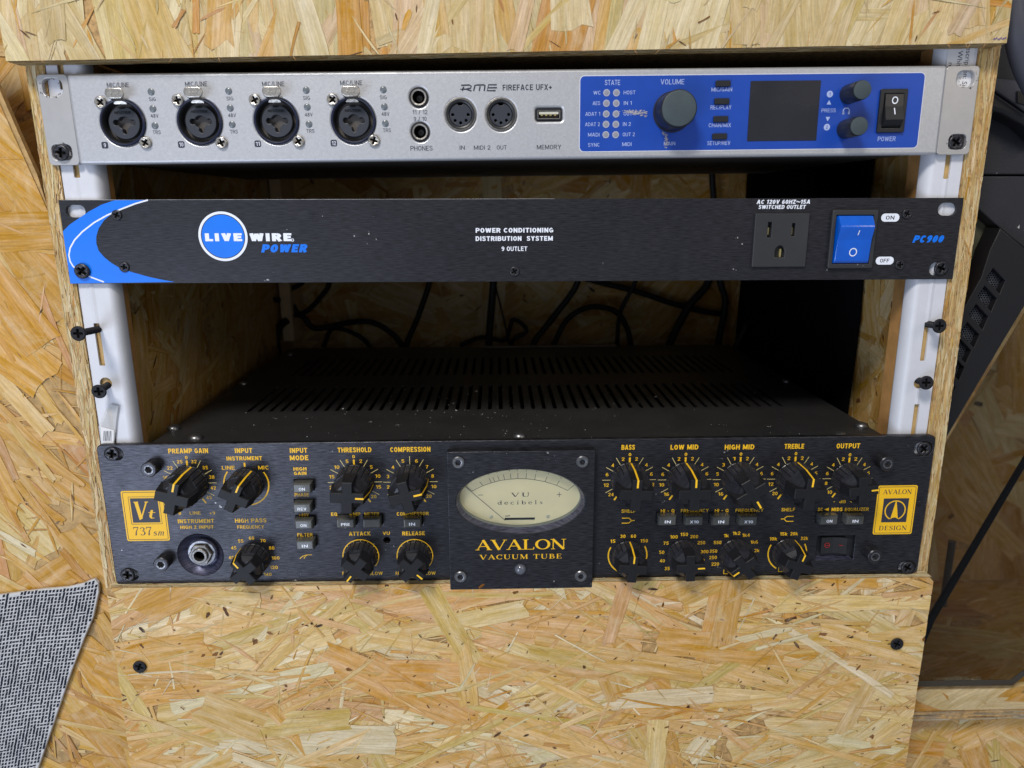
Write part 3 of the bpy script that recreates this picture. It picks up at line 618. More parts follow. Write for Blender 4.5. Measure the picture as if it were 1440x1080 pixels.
# rails
def rail(sgn):
    # profile in (x outwards, y): flat web, then rounded lip turned back on the inner side
    xo = -240.3 if sgn < 0 else 238.3; xm = -224.5 if sgn < 0 else 223.5; xl = -220.3 if sgn < 0 else 219.3
    web_o, web_i = (xo, xm)
    slots = []
    def sl(x, z0, z1, w=3.0): slots.append(rrect(x, (z0 + z1) / 2, w, z1 - z0, .5, 2))
    if sgn < 0:
        sl(-233.5, 133.5, 157.5, 3.2); sl(-232.4, 234.6, 255, 3.2); sl(-233, 278, 296, 3.2); slots.append(ell(-233.0, 123.4, 3.4, n=20)); sl(-233.3, 86, 108.7, 2.8)
    else:
        sl(230.4, 130.6, 153, 3.0); sl(230.4, 231, 255, 3.2); slots.append(ell(230.2, 117.5, 3.2, n=20)); sl(230.6, 86, 105, 3.0)
    x0, x1 = min(web_o, web_i), max(web_o, web_i)
    r = plate('mounting_rail', [(x0, -4), (x1, -4), (x1, 299), (x0, 299)], slots, 0.6, 1.8, M_RAIL, None)
    cpar(r)
    # groove lines + lip
    n = 10; v = []; f = []
    prof = []
    for i in range(n + 1):
        a = pi / 2 * i / n; prof.append((xm + (xl - xm) * sin(a), 0.6 + 7 * (1 - cos(a))))
    prof += [(xl, 8.4)]
    for z in (-4, 299):
        for (x, y) in prof: v.append((x, y, z))
        for (x, y) in prof: v.append((x + (1.0 if sgn > 0 else -1.0), y + .9, z))
    m = len(prof)
    for i in range(m - 1):
        f.append((i, i + 1, 2 * m + i + 1, 2 * m + i)); f.append((m + i, 3 * m + i, 3 * m + i + 1, m + i + 1))
    f.append((m - 1, 2 * m - 1, 4 * m - 1, 3 * m - 1))
    part('rolled_lip', v, f, M_RAIL, r, auto=50)
    # shallow pressed crease along the slot line
    xc = -233.3 if sgn < 0 else 230.4
    for z0, z1 in ([(-4, 86), (108.7, 119.5), (157.5, 234.6), (255, 278)] if sgn < 0 else [(-4, 86), (105, 113.5), (153, 231), (255, 299)]):
        part('crease', [(xc - 1.6, .6, z0), (xc, .22, z0), (xc + 1.6, .6, z0), (xc - 1.6, .6, z1), (xc, .22, z1), (xc + 1.6, .6, z1)], [(0, 1, 4, 3), (1, 2, 5, 4)], M_RAIL, r)
    cpar(box('wood_filler', *((-240, -226) if sgn < 0 else (224.5, 238)), 2.4, 9.8, -4, 299, mat('slot_wood', (.50, .33, .13), .6, var=.2, vscale=90)))
    # batten behind the rail
    bx0, bx1 = (-240, -221.6) if sgn < 0 else (221.8, 238)
    cpar(box('wood_batten', bx0, bx1, 9.9, 24 if sgn > 0 else 16, -4, 299, M_BAT))
    return r
rl = rail(-1); rr_ = rail(1)
def long_screw(parent, hx, hz, yl, hole, ang):
    """drywall screw half driven through a rail slot: head at depth -yl"""
    p = W(hx, hz, -yl); q = Vector((hole[0], 6, hole[1])); h = Vector((p.x, -yl, p.z))
    d = (h - q).normalized(); me = phillips('protruding_screw', 4.0, 1.2, M_SCRD)
    o = link('protruding_screw', me, parent, h, (0, 0, 0)); o.rotation_mode = 'QUATERNION'; o.rotation_quaternion = Vector((0, -1, 0)).rotation_difference(d)
    link('cross_recess', recess(4.0), o)
    L_ = (h - q).length
    prof = [(3.7, 0.0), (2.4, 1.6), (1.6, 2.6)]
    y = 2.6; k = 0
    while y < L_: prof.append((1.25 if k % 2 else 1.95, y)); y += .75; k += 1
    prof.append((0.8, L_ + 3))
    link('threaded_shank', lathe_mesh('threaded_shank', prof, M_SCRD, n=14, auto=20), o)
    return o
long_screw(rl, 111, 468.8, 19, (-232.8, 153.8), 0); long_screw(rl, 140, 550, 8.5, (-232.8, 122.6), .3)
long_screw(rr_, 1320, 458.3, 9, (230.6, 151.5), 0); long_screw(rr_, 1301.7, 538, 7, (230.2, 118.5), 0)
# stickers
stp = [WX(a, b, -.4) for a, b in ((139, 600), (150, 574), (155, 568), (167, 571), (164, 590), (161, 626), (143, 626))]
cl = plate('clear_label', stp, [], -.9, -.6, M_TAPE, rl)
wl = plate('barcode_label', [WX(a, b, -.9) for a, b in ((142, 600), (160.5, 605), (160, 626), (143, 626))], [], -1.15, -.95, M_STK, rl)
bi = Ink(type('U', (), {'o': wl})(), -1.25)
rg = random.Random(3); x = 146.0
while x < 159:
    w = rg.choice((.35, .6, 1.1)); A = WX(x, 606, -1.2); B = WX(x - 1, 620, -1.2); bi.line(A, B, w * .38); x += w + rg.choice((.9, 1.4))
bi.build('barcode', M_INK, wl)
sx0, sz0 = WX(1344, 98, 0); 
stc = plate('rail_label', rect(222.6, 236.6, 262, 298.8), [], .25, .5, M_STK, rr_)
si = Ink(type('U', (), {'o': stc})(), .18)
for t, x, z, h in (('Description: Single Slot', 233.4, 282, 2.5), ('White', 229.2, 290.2, 2.5), ('mm', 224.8, 286.5, 2.5)):
    si.text(t, x, z, h=h, rot=-pi / 2, mmpos=True)
si.build('label_print', M_INK, stc)

# ==================================================================== AUDIO INTERFACE (silver)
U1 = Unit('audio_interface', -2.42, -3, 241.95, -radians(.28996), 'silver one-unit audio interface with four microphone sockets and a blue panel, topmost in the rack', 'audio interface')
o1 = U1.o; H1 = 44
xl, _ = U1.at(104.5, 170); xr, _ = U1.at(1324, 150)
def ear(name, x0, x1, slots, parent):
    return plate(name, rrect((x0 + x1) / 2, H1 / 2, x1 - x0, H1, 2.2), slots, 0, 3, M_SILV2, parent, bevel=.35)
def sl_at(U, px, py, w, h, r, y=0): x, z = U.at(px, py, y); return rrect(x, z, w, h, r)
e1 = ear('rack_ear', -241.3, xl - .3, [sl_at(U1, 73.5, 123, 10.0, 8.6, 3), sl_at(U1, 87, 214, 10.2, 7.6, 2.5)], o1)
e2 = ear('rack_ear', xr + .3, 241.3, [sl_at(U1, 1358, 111, 9.4, 8.0, 3), sl_at(U1, 1346.5, 199.5, 9.4, 7.6, 2.5)], o1)
# chipped coating round the slots
def fl(U, px, py, y=0): return U.at(px, py, y)
holes = []
X = []
for (px, py) in ((173, 172.5), (281, 171), (388.7, 170), (497, 169.5)): X.append(U1.at(px, py, -1.5))
for x, z in X: holes.append(ell(x, z, 10.9, n=48))
PJ = [U1.at(588.8, 137, -1.5), U1.at(590.8, 185.5, -1.5)]
for x, z in PJ: holes.append(ell(x, z, 4.4, n=32))
MJ = [U1.at(647.5, 161, -1.5), U1.at(704.5, 161, -1.5)]
for x, z in MJ: holes.append(ell(x, z, 7.6, n=40))
ux, uz = U1.at(771.8, 161, -1.5); holes.append(rrect(ux, uz, 13.4, 6.0, 1))
body = plate('front_panel', rrect((xl + xr) / 2, H1 / 2, xr - xl, H1, 1.6), holes, -1.5, 3, M_SILV, o1, bevel=1.5)
box('chassis', -217, 217, 3, 235, 1.2, 43, mat('dull_zinc_chassis', (.10, .09, .085), .6, .3, var=.1), o1)
# combo sockets
def latch_mesh():
    v = []; f = []
    prof = [(0.2, 9.6), (-1.0, 10.6), (-4.5, 11.6), (-8.2, 12.6), (-9.4, 14.0)]
    ws = [4.6, 4.6, 4.3, 4.0, 4.0]
    return prof, ws
def make_xlr(x, z, num, tpx, tpy):
    s = link('combo_socket', lathe_mesh('combo_socket', [(11.4, 0), (11.4, -.7), (10.9, -1.1), (10.4, -1.0)], M_RING, n=56, closed_end=False), o1, (x, -1.5, z))
    lathe('socket_barrel', [(10.42, -1.0), (10.0, -.5), (9.7, 2.5), (9.4, 9.0)], M_PLA, s, (0, 0, 0), n=56, closed_end=False)
    # inner core disc with jack hole, three pin holes and the key notch
    key = []
    for i in range(48):
        a = 2 * pi * i / 48; r = 7.9
        d = abs(((a - pi / 2 + pi) % (2 * pi)) - pi)
        if d < .18: r = 7.0
        key.append((r * cos(a), r * sin(a)))
    def circle_union():
        pts = []
        cs = [(0, 0, 3.15), (-4.1, 0.2, 1.45), (4.1, 0.2, 1.45), (0, -4.0, 1.35)]
        for i in range(120):
            a = 2 * pi * i / 120; best = 0
            for (cx, cy, r) in cs:
                b = cx * cos(a) + cy * sin(a); c = cx * cx + cy * cy - r * r; D = b * b - c
                if D >= 0: best = max(best, b + sqrt(D))
            pts.append((best * cos(a), best * sin(a)))
        return pts
    plate('socket_core', key, [circle_union()], 1.2, 6, M_XLR, s, bevel=.35)
    lathe('socket_well', [(9.5, 6.2), (0.01, 6.3)], M_DARK, s, (0, 0, 0), n=32, closed_end=False)
    core_ink = Ink(type('U', (), {'o': s})(), 1.12); core_ink.text('NEUTRIK', 0, 5.0, w=8.5, h=1.25, bold=.01, shear=.3, mmpos=True); core_ink.build('moulded_lettering', M_DARK, s)
    # release latch: stem and folded tab
    v = []; f = []
    rows = [((-.6, 9.6), 3.2), ((-1.2, 10.9), 3.2), ((-3.6, 11.7), 3.4), ((-5.6, 12.0), 3.6)]
    for (y, zz), w in rows: v += [(-w, y, zz), (w, y, zz), (-w, y + .5, zz - .7), (w, y + .5, zz - .7)]
    for i in range(len(rows) - 1):
        a = i * 4; b = a + 4; f += [(a, a + 1, b + 1, b), (a + 2, b + 2, b + 3, a + 3), (a, b, b + 2, a + 2), (a + 1, a + 3, b + 3, b + 1)]
    l = part('release_latch', v, f, M_STEEL, s, auto=30)
    lo = [(-4.8 + .6, 13.2), (-4.4 + .6, 14.8), (-3.2 + .6, 15.8), (3.2 + .6, 15.8), (4.4 + .6, 14.8), (4.8 + .6, 13.2), (4.3 + .6, 11.6), (2.8 + .6, 10.6), (-2.8 + .6, 10.6), (-4.3 + .6, 11.6)]
    tab = plate('latch_tab', lo, [], -6.6, -5.4, M_STEEL, l, bevel=.5)
    for bx in (-1.6, 0, 1.6):
        lathe('dimple', [(.55, 0), (.4, -.25)], M_STEEL, tab, (bx + .6, -6.55, 12.9), n=10)
    return s
scr1 = [(141, 143.7), (204, 200.7), (249.5, 141), (311, 200.5), (358, 140.5), (419.5, 198.7), (467.5, 140), (525.7, 197.5)]
for i, (x, z) in enumerate(X): make_xlr(x, z, str(9 + i), 0, 0)
for px, py in scr1:
    x, z = U1.at(px, py, -2.5); add_screw(o1, x, z, -1.5, ME_SCREWN, 3.05, random.Random(px).uniform(0, 1.5))
leds = [(212.5, 129), (215, 153), (218, 176.7), (321.5, 128), (323.8, 151.8), (326.5, 175), (430.5, 126.7), (432, 150.5), (434.5, 174.5), (539, 126), (540.5, 150), (542, 173.5)]
me_led = lathe_mesh('indicator_led', [(1.75, 0), (1.7, -.25), (1.2, -.5), (.5, -.62)], M_LED, n=20)
for px, py in leds:
    x, z = U1.at(px, py, -1.5); link('indicator_led', me_led, o1, (x, -1.5, z))
ik = Ink(U1, -1.57)
mx_ = [(165.8, 119.5), (275.8, 118), (384, 118), (493.8, 116.5)]
for px, py in mx_: ik.text('MIC/LINE', px, py, w=31, h=6.2)
for i, (dx) in enumerate((0, 109.2, 217.4, 325.6)):
    dy = -.9 * i
    ik.text('SIG', 214.2 + dx - (i * .3), 139.5 + dy, w=9.5, h=5); ik.text('48V', 217.3 + dx - .3 * i, 163 + dy, w=11, h=5); ik.text('TRS', 220.3 + dx - .6 * i, 186 + dy, w=11, h=5)
ik.text('11 / 12', 590.5, 157.8, w=21, h=5.6); ik.text('9 / 10', 590.8, 167.2, w=18, h=5.6); ik.text('PHONES', 592.7, 208.5, w=31, h=6.4)
ik.text('IN', 650, 207.6, w=7, h=5.6); ik.text('MIDI 2', 678, 207.6, w=23, h=5.6); ik.text('OUT', 705.6, 207.3, w=14, h=5.6)
ik.text('FIREFACE UFX+', 741.5, 122.8, w=69, h=7.6, bold=.022); ik.text('MEMORY', 772, 206.8, w=34, h=6)
# maker's mark in drawn letters
def P1(px, py): return U1.at(px, py, -1.5)
ik.path([P1(647, 125.5), P1(657, 125.5)], .45)
for pts in ([(648.5, 120), (660, 119.6), (662.5, 121), (662, 124), (655, 125.5), (651, 125.5)], [(652, 122), (650, 128)], [(655.5, 125.5), (663, 128)],
            [(666, 128), (668, 120), (671, 119.6), (681.5, 119.4)], [(674, 128), (675.2, 121)], [(681, 128), (682, 119.6)],
            [(698.5, 119.2), (687, 119.3), (685, 127.5), (697, 127.5)], [(686.5, 123.6), (698.8, 123.4)]):
    ik.path([P1(a, b) for a, b in pts], .72)
nb = [(147.5, 204.2), (255, 203.2), (362.5, 202.2), (469.5, 201.3)]
for px, py in nb: x, z = U1.at(px, py, -1.5); ik.poly(rrect(x, z, 3.3, 3.3, .8))
ik.build('printed_marks', M_INK)
ik2 = Ink(U1, -1.63)
for (px, py), t in zip(nb, ('9', '10', '11', '12')): ik2.text(t, px, py, w=3.0 if t == '9' else 5.8, h=5.4, bold=.012)
ik2.build('printed_marks', mat('light_print', (.6, .62, .72), .5))
for x, z in PJ:
    j = lathe('phones_jack', [(4.8, 0.2), (4.8, -.5), (4.4, -.8), (4.2, -.5)], M_PLA, o1, (x, -1.5, z), n=32, closed_end=False)
    lathe('metal_bushing', [(4.25, -.4), (3.9, -.7), (3.2, -.6), (3.1, 0.5)], M_STEEL, j, (0, 0, 0), n=32, closed_end=False)
    lathe('jack_bore', [(3.15, -.3), (3.0, 4), (0.01, 5)], M_DARK, j, (0, 0, 0), n=24, closed_end=False)
for x, z in MJ:
    j = lathe('midi_socket', [(8.0, 0.2), (8.0, -.5), (7.6, -.8), (7.3, -.5), (7.2, 2)], M_STEEL, o1, (x, -1.5, z), n=40, closed_end=False)
    lathe('socket_ring', [(7.4, -.5), (6.9, -.55), (6.0, -.1), (5.9, 3.0)], M_PLA, j, (0, 0, 0), n=40, closed_end=False)
    ph = [ell(4.0 * sin(radians(a)), -4.0 * cos(radians(a)) * 1.0, .78, n=12) for a in (-90, -45, 0, 45, 90)]
    kn = [(5.8 * cos(2 * pi * i / 40) * (1 if abs(((2 * pi * i / 40 - pi / 2 + pi) % (2 * pi)) - pi) > .2 else .78), 5.8 * sin(2 * pi * i / 40) * (1 if abs(((2 * pi * i / 40 - pi / 2 + pi) % (2 * pi)) - pi) > .2 else .78)) for i in range(40)]
    c = plate('pin_insert', kn, ph, .6, 3, M_XLR, j, bevel=.2)
    lathe('socket_floor', [(6.3, 3.0), (0.01, 3.1)], M_DARK, j, (0, 0, 0), n=24, closed_end=False)
us = plate('usb_port', rrect(ux, uz, 13.2, 5.8, .8), [rrect(ux, uz - .05, 11.6, 4.2, .5)], -1.7, 5, M_PLA, o1)
plate('port_shell', rrect(ux, uz, 11.8, 4.5, .4), [rrect(ux, uz, 11.0, 3.7, .3)], -1.6, 8, M_STEEL, us)
plate('contact_tongue', rect(ux - 5, ux + 5, uz + .2, uz + 1.5), [], -1.0, 7, mat('pale_tongue', (.55, .54, .46), .5), us)
for i in range(4): plate('contact', rect(ux - 4.1 + i * 2.3, ux - 3.1 + i * 2.3, uz - .5, uz + .15), [], -.8, 4, M_BRASS, us)
plate('port_back', rect(ux - 5.8, ux + 5.8, uz - 2.2, uz + 2.2), [], 4.5, 5, M_DARK, us)
# blue foil
bx0, bz1 = U1.at(815.8, 107, -1.5); bx1, bz0 = U1.at(1291, 207, -1.5); bx1 = U1.at(1295, 155, -1.5)[0]; bx0 = U1.at(815.6, 160, -1.5)[0]; bz1 = (U1.at(900, 106.4, -1.5)[1]); bz0 = U1.at(900, 212, -1.5)[1]
foil = plate('blue_control_field', rrect((bx0 + bx1) / 2, (bz0 + bz1) / 2, bx1 - bx0, bz1 - bz0, 2.2), [], -1.66, -1.4, M_BLUE, o1)
lm = Ink(U1, -1.60)
lm.poly(rrect((bx0 + bx1) / 2, (bz0 + bz1) / 2, bx1 - bx0 + .8, bz1 - bz0 + .8, 2.5)); lm.build('foil_edge', mat('foil_rim_light', (.62, .64, .72), .4), o1)
ib = Ink(U1, -1.72)
ib.text('STATE', 861.4, 116, w=21.5, h=6.8); ib.text('VOLUME', 945.8, 115, w=33, h=6.8); ib.text('MAIN', 941.5, 201.8, w=16, h=5)
yy = [130.3, 145.1, 160.1, 174.7, 189.3, 203.9]
for t, y, x in zip(('WC', 'AES', 'ADAT 1', 'ADAT 2', 'MADI'), yy, (844.5, 844, 843.8, 843.4, 843)):
    ib.text(t, x, y, w={'WC': 10, 'AES': 10.5, 'MADI': 16}.get(t, 20.5), h=4.9, align='r')
ib.text('SYNC', 835, 203.7, w=16, h=4.9)
for t, y, x, w in zip(('HOST', 'IN 1', 'OUT 1', 'IN 2', 'OUT 2'), yy, (877, 877.2, 877, 876, 875.6), (16.5, 11, 16.5, 11, 17)): ib.text(t, x, y - .2, w=w, h=4.9, align='l')
ib.text('MIDI', 881.5, 202.8, w=13, h=4.9)
for t, x, y, w in (('MIC/GAIN', 1015, 125.8, 29), ('REC/PLAY', 1013.8, 151, 29), ('CHAN/MIX', 1012.2, 176, 31), ('SETUP/REV', 1010.8, 201.2, 32)): ib.text(t, x, y, w=w, h=5.2)
ib.text('PRESS', 1165.3, 155.3, w=20, h=5); ib.text('POWER', 1247, 195.3, w=25, h=6)
def ringdisc(I, U, px, py, r, y): x, z = U.at(px, py, y); I.poly(ell(x, z, r, n=20))
ringdisc(ib, U1, 1167, 132.3, 1.65, -1.7); ringdisc(ib, U1, 1162.8, 178.8, 1.65, -1.7)
x, z = U1.at(1165.8, 143.8, -1.7); ib.poly([(x - 1.2, z - 1.1), (x + 1.2, z - 1.1), (x, z + 1.1)])
x, z = U1.at(1164, 167.5, -1.7); ib.poly([(x - 1.2, z + 1.1), (x, z - 1.1), (x + 1.2, z + 1.1)])
x, z = U1.at(1190, 156.5, -1.7); ib.path([(x - 1.6, z - 1.2), (x - 1.6, z + .6), (x - .8, z + 1.5), (x + .8, z + 1.5), (x + 1.6, z + .6), (x + 1.6, z - 1.2)], .5); ib.line((x - 1.5, z - 1.5), (x - 1.5, z - .1), 1.0); ib.line((x + 1.5, z - 1.5), (x + 1.5, z - .1), 1.0)
ib.build('printed_marks', M_LBL)
i3 = Ink(U1, -1.80); i3.text('1', 1167, 132.3, h=4.2); i3.text('2', 1162.8, 178.8, h=4.2); i3.build('printed_marks', M_BLUE)
me_sl = lathe_mesh('status_light', [(1.75, 0), (1.75, -.12), (1.25, -.12)], M_LEDB, n=24, closed_end=False)
me_sc = lathe_mesh('lens', [(1.25, -.12), (.9, -.2)], M_LEDC, n=20)
for i in range(5):
    for j in range(2):
        x, z = U1.at(853 + j * 13.8 - i * .28, yy[i] + .1, -1.7); s = link('status_light', me_sl, o1, (x, -1.68, z)); link('lens', me_sc, s)
for px, py in ((1016.8, 117.5), (1015, 142.5), (1013.5, 167.5), (1012, 191.8)):
    x, z = U1.at(px, py, -2.6); plate('menu_button', rrect(x, z, 7.6, 3.0, .4), [], -3.0, -1.6, M_PLA, o1, bevel=.3)
pts = U1.poly(((1055.5, 113.8), (1154.5, 113), (1147.8, 197.5), (1050.5, 198.8)), -1.7)
sx0 = (pts[0][0] + pts[3][0]) / 2; sx1 = (pts[1][0] + pts[2][0]) / 2; sz1 = (pts[0][1] + pts[1][1]) / 2; sz0 = (pts[2][1] + pts[3][1]) / 2
plate('display', rrect((sx0 + sx1) / 2, (sz0 + sz1) / 2, sx1 - sx0, sz1 - sz0, .4), [], -1.9, -1.6, M_SCREEN, o1, bevel=.1)
def turn_knob(name, px, py, r, d):
    x, z = U1.at(px, py, -1.66); k = lathe(name, [(r, 0), (r, -.6), (r * .97, -d + .9), (r * .93, -d + .15), (r * .90, -d)], M_PLA, o1, (x, -1.66, z), n=64)
    lathe('knob_cap', [(r * .91, -d + .05), (r * .89, -d - .18), (r * .86, -d - .25)], M_RUB, k, (0, 0, 0), n=64); return k
vk = turn_knob('volume_knob', 945.6, 157.6, 9.4, 14.5)
lathe('collar', [(10.2, .1), (10.2, -.35), (9.6, -.5)], M_RING, vk, (0, 0, 0), n=48)
turn_knob('encoder_knob', 1193.5, 132.5, 4.85, 14.5); turn_knob('encoder_knob', 1189.3, 181.6, 4.85, 14.5)
# power rocker
x, z = U1.at(1254.5, 156, -2.5)
fr = plate('power_switch', rrect(x, z, 14.2, 21.4, .8), [rect(x - 5.0, x + 5.0, z - 8.4, z + 8.4)], -3.2, -1.5, M_PLA, o1, bevel=.4)
v = [(-4.7, 0, -8.1), (4.7, 0, -8.1), (-4.7, -1.0, -8.1), (4.7, -1.0, -8.1), (-4.7, -5.2, -4.6), (4.7, -5.2, -4.6), (-4.7, -3.2, 2), (4.7, -3.2, 2), (-4.7, -2.6, 8.1), (4.7, -2.6, 8.1), (-4.7, 0, 8.1), (4.7, 0, 8.1)]
f = [(0, 1, 3, 2), (2, 3, 5, 4), (4, 5, 7, 6), (6, 7, 9, 8), (8, 9, 11, 10), (0, 2, 4, 6, 8, 10), (1, 11, 9, 7, 5, 3)]
rk = part('rocker', [(a + x, b - 1.0, c + z) for a, b, c in v], f, M_PLA, fr)
plate('switch_well', rect(x - 5.1, x + 5.1, z - 8.5, z + 8.5), [], -1.7, -1.45, M_DARK, fr)
i4 = Ink(U1, -4.2); i4.path(ell(x + .1, z + 5.0, 1.35, 1.55, n=24) + [(x + .1 + 1.35, z + 5.0)], .55); i4.build('rocker_mark', M_WHT, rk)
i5 = Ink(U1, -5.4); i5.line((x, z + 1.2), (x + .2, z - 2.0), .55)
part('rocker_mark', [(a, -1.0 - 4.0 - .25 + (c - z - (-1.3)) * .30 + .0, c) for a, b, c in i5.v], i5.f, M_WHT, rk)
for (px, py, w_, h_, cnt, sd, ang) in ((890, 158, 38, 9, 150, 3, -5), (937, 198, 6, 20, 50, 4, 20), (933, 186, 5, 6, 16, 5, 20)):
    rg = random.Random(sd); V = []; F = []
    for _ in range(cnt):
        gx = max(-1, min(1, rg.gauss(.25 if sd == 3 else 0, .45))); gy = max(-1, min(1, rg.gauss(0, .5))) * (.5 + .5 * (gx + 1) / 2 if sd == 3 else 1)
        a, b = U1.at(px + gx * w_ / 2 * 1.0, py + gy * h_ / 2 + gx * 2, -1.7); s = rg.uniform(.12, .5); k = len(V); an = rg.uniform(0, 6)
        q = [(s * (1 + rg.random()) * cos(an + t), s * .6 * sin(an + t)) for t in (0, 1.5, 3, 4.5)]
        V += [(a + u, -1.82 - rg.random() * .03, b + v_) for u, v_ in q]; F.append((k, k + 1, k + 2, k + 3))
    o = part('worn_patch', V, F, M_SCUFF, o1); meta(o, kind='stuff')
# ear screws
x, z = U1.at(84.5, 214.5, -2.0); add_screw(o1, x, z, -.2, ME_SCREW, 4.1, .1, 'rack_screw')
x, z = U1.at(1344.5, 200, 0.5); add_screw(o1, x, z, 1.5, ME_SCREW, 4.1, .6, 'rack_screw')
def chips(U, px, py, n, seed, spread, parent):
    rg = random.Random(seed); V = []; F = []
    for _ in range(n):
        an = rg.uniform(0, 2 * pi); rx, ry = spread; a, b = U.at(px, py); a += (rx + rg.uniform(-.1, .9)) * cos(an); b += (ry + rg.uniform(-.1, .7)) * sin(an); s = rg.uniform(.15, .6); k = len(V)
        V += [(a + s * cos(t + an) * rg.uniform(.5, 1), -.06, b + s * sin(t + an) * rg.uniform(.5, 1)) for t in (0, 1.2, 2.5, 3.8, 5)]; F.append(tuple(range(k, k + 5)))
    meta(part('coating_chips', V, F, M_STEELB, parent), kind='stuff')
chips(U1, 71, 124, 26, 4, (5.0, 4.2), o1); chips(U1, 87, 214, 16, 5, (4.9, 3.8), o1); chips(U1, 1362, 112, 22, 6, (4.4, 4.0), o1); chips(U1, 1345, 200, 14, 8, (4.7, 3.9), o1)

# ==================================================================== POWER CONDITIONER (black, blue swoosh)
U2 = Unit('power_conditioner', -1.51, -2, 178.4, radians(.265), 'thin black power conditioner panel with blue crescent, outlet and blue rocker, second in the rack', 'power conditioner')
o2 = U2.o; H2 = 43.7
lath = [sl_at(U2, 106.2, 297, 10.2, 6.4, 3.1), sl_at(U2, 117.0, 381.3, 10.6, 6.4, 3.1), sl_at(U2, 1332.5, 294.2, 10.4, 6.8, 3.3), sl_at(U2, 1320.5, 378.2, 11, 7.2, 3.5)]
oc = U2.poly(((1061.8, 299.9), (1138.9, 299.9), (1133, 375.6), (1058, 375.6)), -1.4)
ox0 = (oc[0][0] + oc[3][0]) / 2; ox1 = (oc[1][0] + oc[2][0]) / 2; oz1 = (oc[0][1] + oc[1][1]) / 2; oz0 = (oc[2][1] + oc[3][1]) / 2
plate('face_panel', rect(-241.3, 241.3, 0, H2), lath + [rect(ox0 + 1, ox1 - 1, oz0 + 1, oz1 - 1)], 0, 2, M_BLK, o2, bevel=.12)
box('bare_top_edge', -239.5, 20, .25, 1.6, H2 - .02, H2 + .14, mat('worn_aluminium_edge', (.6, .6, .62), .35, .6, var=.4, vscale=80), o2)
box('chassis', -215, 215, 2, 100, 1, 42.5, M_CASE, o2)
c5 = lambda L_: U2.poly([(60 + a / 4, 260 + b / 4) for a, b in L_], 0)
I = Ink(U2, -.06)
sw = c5([(107, 262), (150, 225), (200, 190), (260, 150), (330, 112), (405, 85), (593, 85), (520, 106), (440, 137), (385, 165), (345, 200), (315, 245), (302, 290), (302, 330), (315, 370), (345, 405), (385, 438), (430, 465), (500, 490), (600, 518), (680, 535), (745, 546), (152, 546)])
sw = [(max(-241.2, min(241.2, x)), max(.1, min(H2 - .1, z))) for x, z in sw]; sw[0] = (-241.2, sw[0][1]); sw[-1] = (-241.2, .1)
I.poly(sw)
lc = U2.at(313.75, 332.5); I.text('POWER', 400.5, 349.2, w=64, h=11.3, bold=.07, shear=.28); I.text('PC900', 1306, 336, w=42, h=9.8, bold=.065, shear=.3)
I.build('printed_marks', M_BLUE2)
I = Ink(U2, -.12)
I.path(c5([(593, 85), (520, 106), (440, 137), (360, 172), (290, 212), (225, 262), (180, 310), (155, 355), (148, 395), (155, 430), (172, 458), (215, 492), (275, 520), (345, 546)]), .75)
I.arc(lc[0], lc[1], 12.35, 0, 360, 1.3, 60)
I.text('LIVE', 314.3, 333.6, w=52, h=11, bold=.07); I.text('WIRE', 380.5, 333.6, w=59, h=11, bold=.07)
x, z = U2.at(411.5, 337.5); I.arc(x, z, .65, 0, 360, .35, 12)
I.text('POWER CONDITIONING', 723.5, 323.8, w=109, h=6.4, bold=.04); I.text('DISTRIBUTION  SYSTEM', 723.2, 335.4, w=108.5, h=6.4, bold=.04); I.text('9 OUTLET', 723.4, 349.8, w=36, h=6.2, bold=.022)
I.text('AC 120V 60HZ~15A', 1102, 283.8, w=75, h=5.6, bold=.04, shear=.15); I.text('SWITCHED OUTLET', 1100, 291, w=66, h=5.4, bold=.04, shear=.15)
for px, py in ((1251.8, 306), (1244, 366.5)): x, z = U2.at(px, py); I.poly(rrect(x, z, 10.0, 4.3, 2.1))
I.build('printed_marks', M_WHT)
I = Ink(U2, -.09); I.poly(ell(lc[0], lc[1], 11.8, n=60)); I.build('printed_badge', M_BLUE2)
I = Ink(U2, -.1); I.arc(lc[0], lc[1], 11.5, 0, 360, .4, 60); I.build('badge_line', M_BLK)
I = Ink(U2, -.18); I.text('ON', 1251.8, 306, w=12, h=5.2, bold=.01); I.text('OFF', 1244, 366.5, w=13, h=5.2, bold=.01); I.build('pill_lettering', M_INK)
# outlet
def pin(px0, px1, py0, py1):
    a = U2.at(px0, py1, -1.4); b = U2.at(px1, py0, -1.4); return rect(a[0], b[0], a[1], b[1])
p1 = pin(1079, 1086, 312.5, 334); p2 = pin(1113, 1119, 314, 332)
gx, gz = U2.at(1096.5, 355, -1.4)
gh = [(gx - 2.6, gz - 2.6), (gx + 2.6, gz - 2.6), (gx + 2.7, gz + .6), (gx + 2.2, gz + 2.2), (gx + 1.2, gz + 3.3), (gx, gz + 3.7), (gx - 1.2, gz + 3.3), (gx - 2.2, gz + 2.2), (gx - 2.7, gz + .6)]
ot = plate('outlet', rrect((ox0 + ox1) / 2, (oz0 + oz1) / 2, ox1 - ox0, oz1 - oz0, .6), [p1, p2, gh], -1.5, .5, M_LBLACK, o2, bevel=.45)
plate('outlet_well', rect(ox0 + 1.5, ox1 - 1.5, oz0 + 1.5, oz1 - 1.5), [], 3.5, 4.2, M_DARK, ot)
for q in (p1, p2):
    xm_ = (q[0][0] + q[1][0]) / 2; zm_ = (q[0][1] + q[2][1]) / 2; plate('brass_contact', rect(xm_ - .45, xm_ + .3, zm_ - 2.6, zm_ + 1.2), [], .8, 3, M_BRASS, ot)
plate('brass_contact', rect(gx + .6, gx + 1.5, gz - 2.5, gz + 1.8), [], .6, 3, M_BRASS, ot)
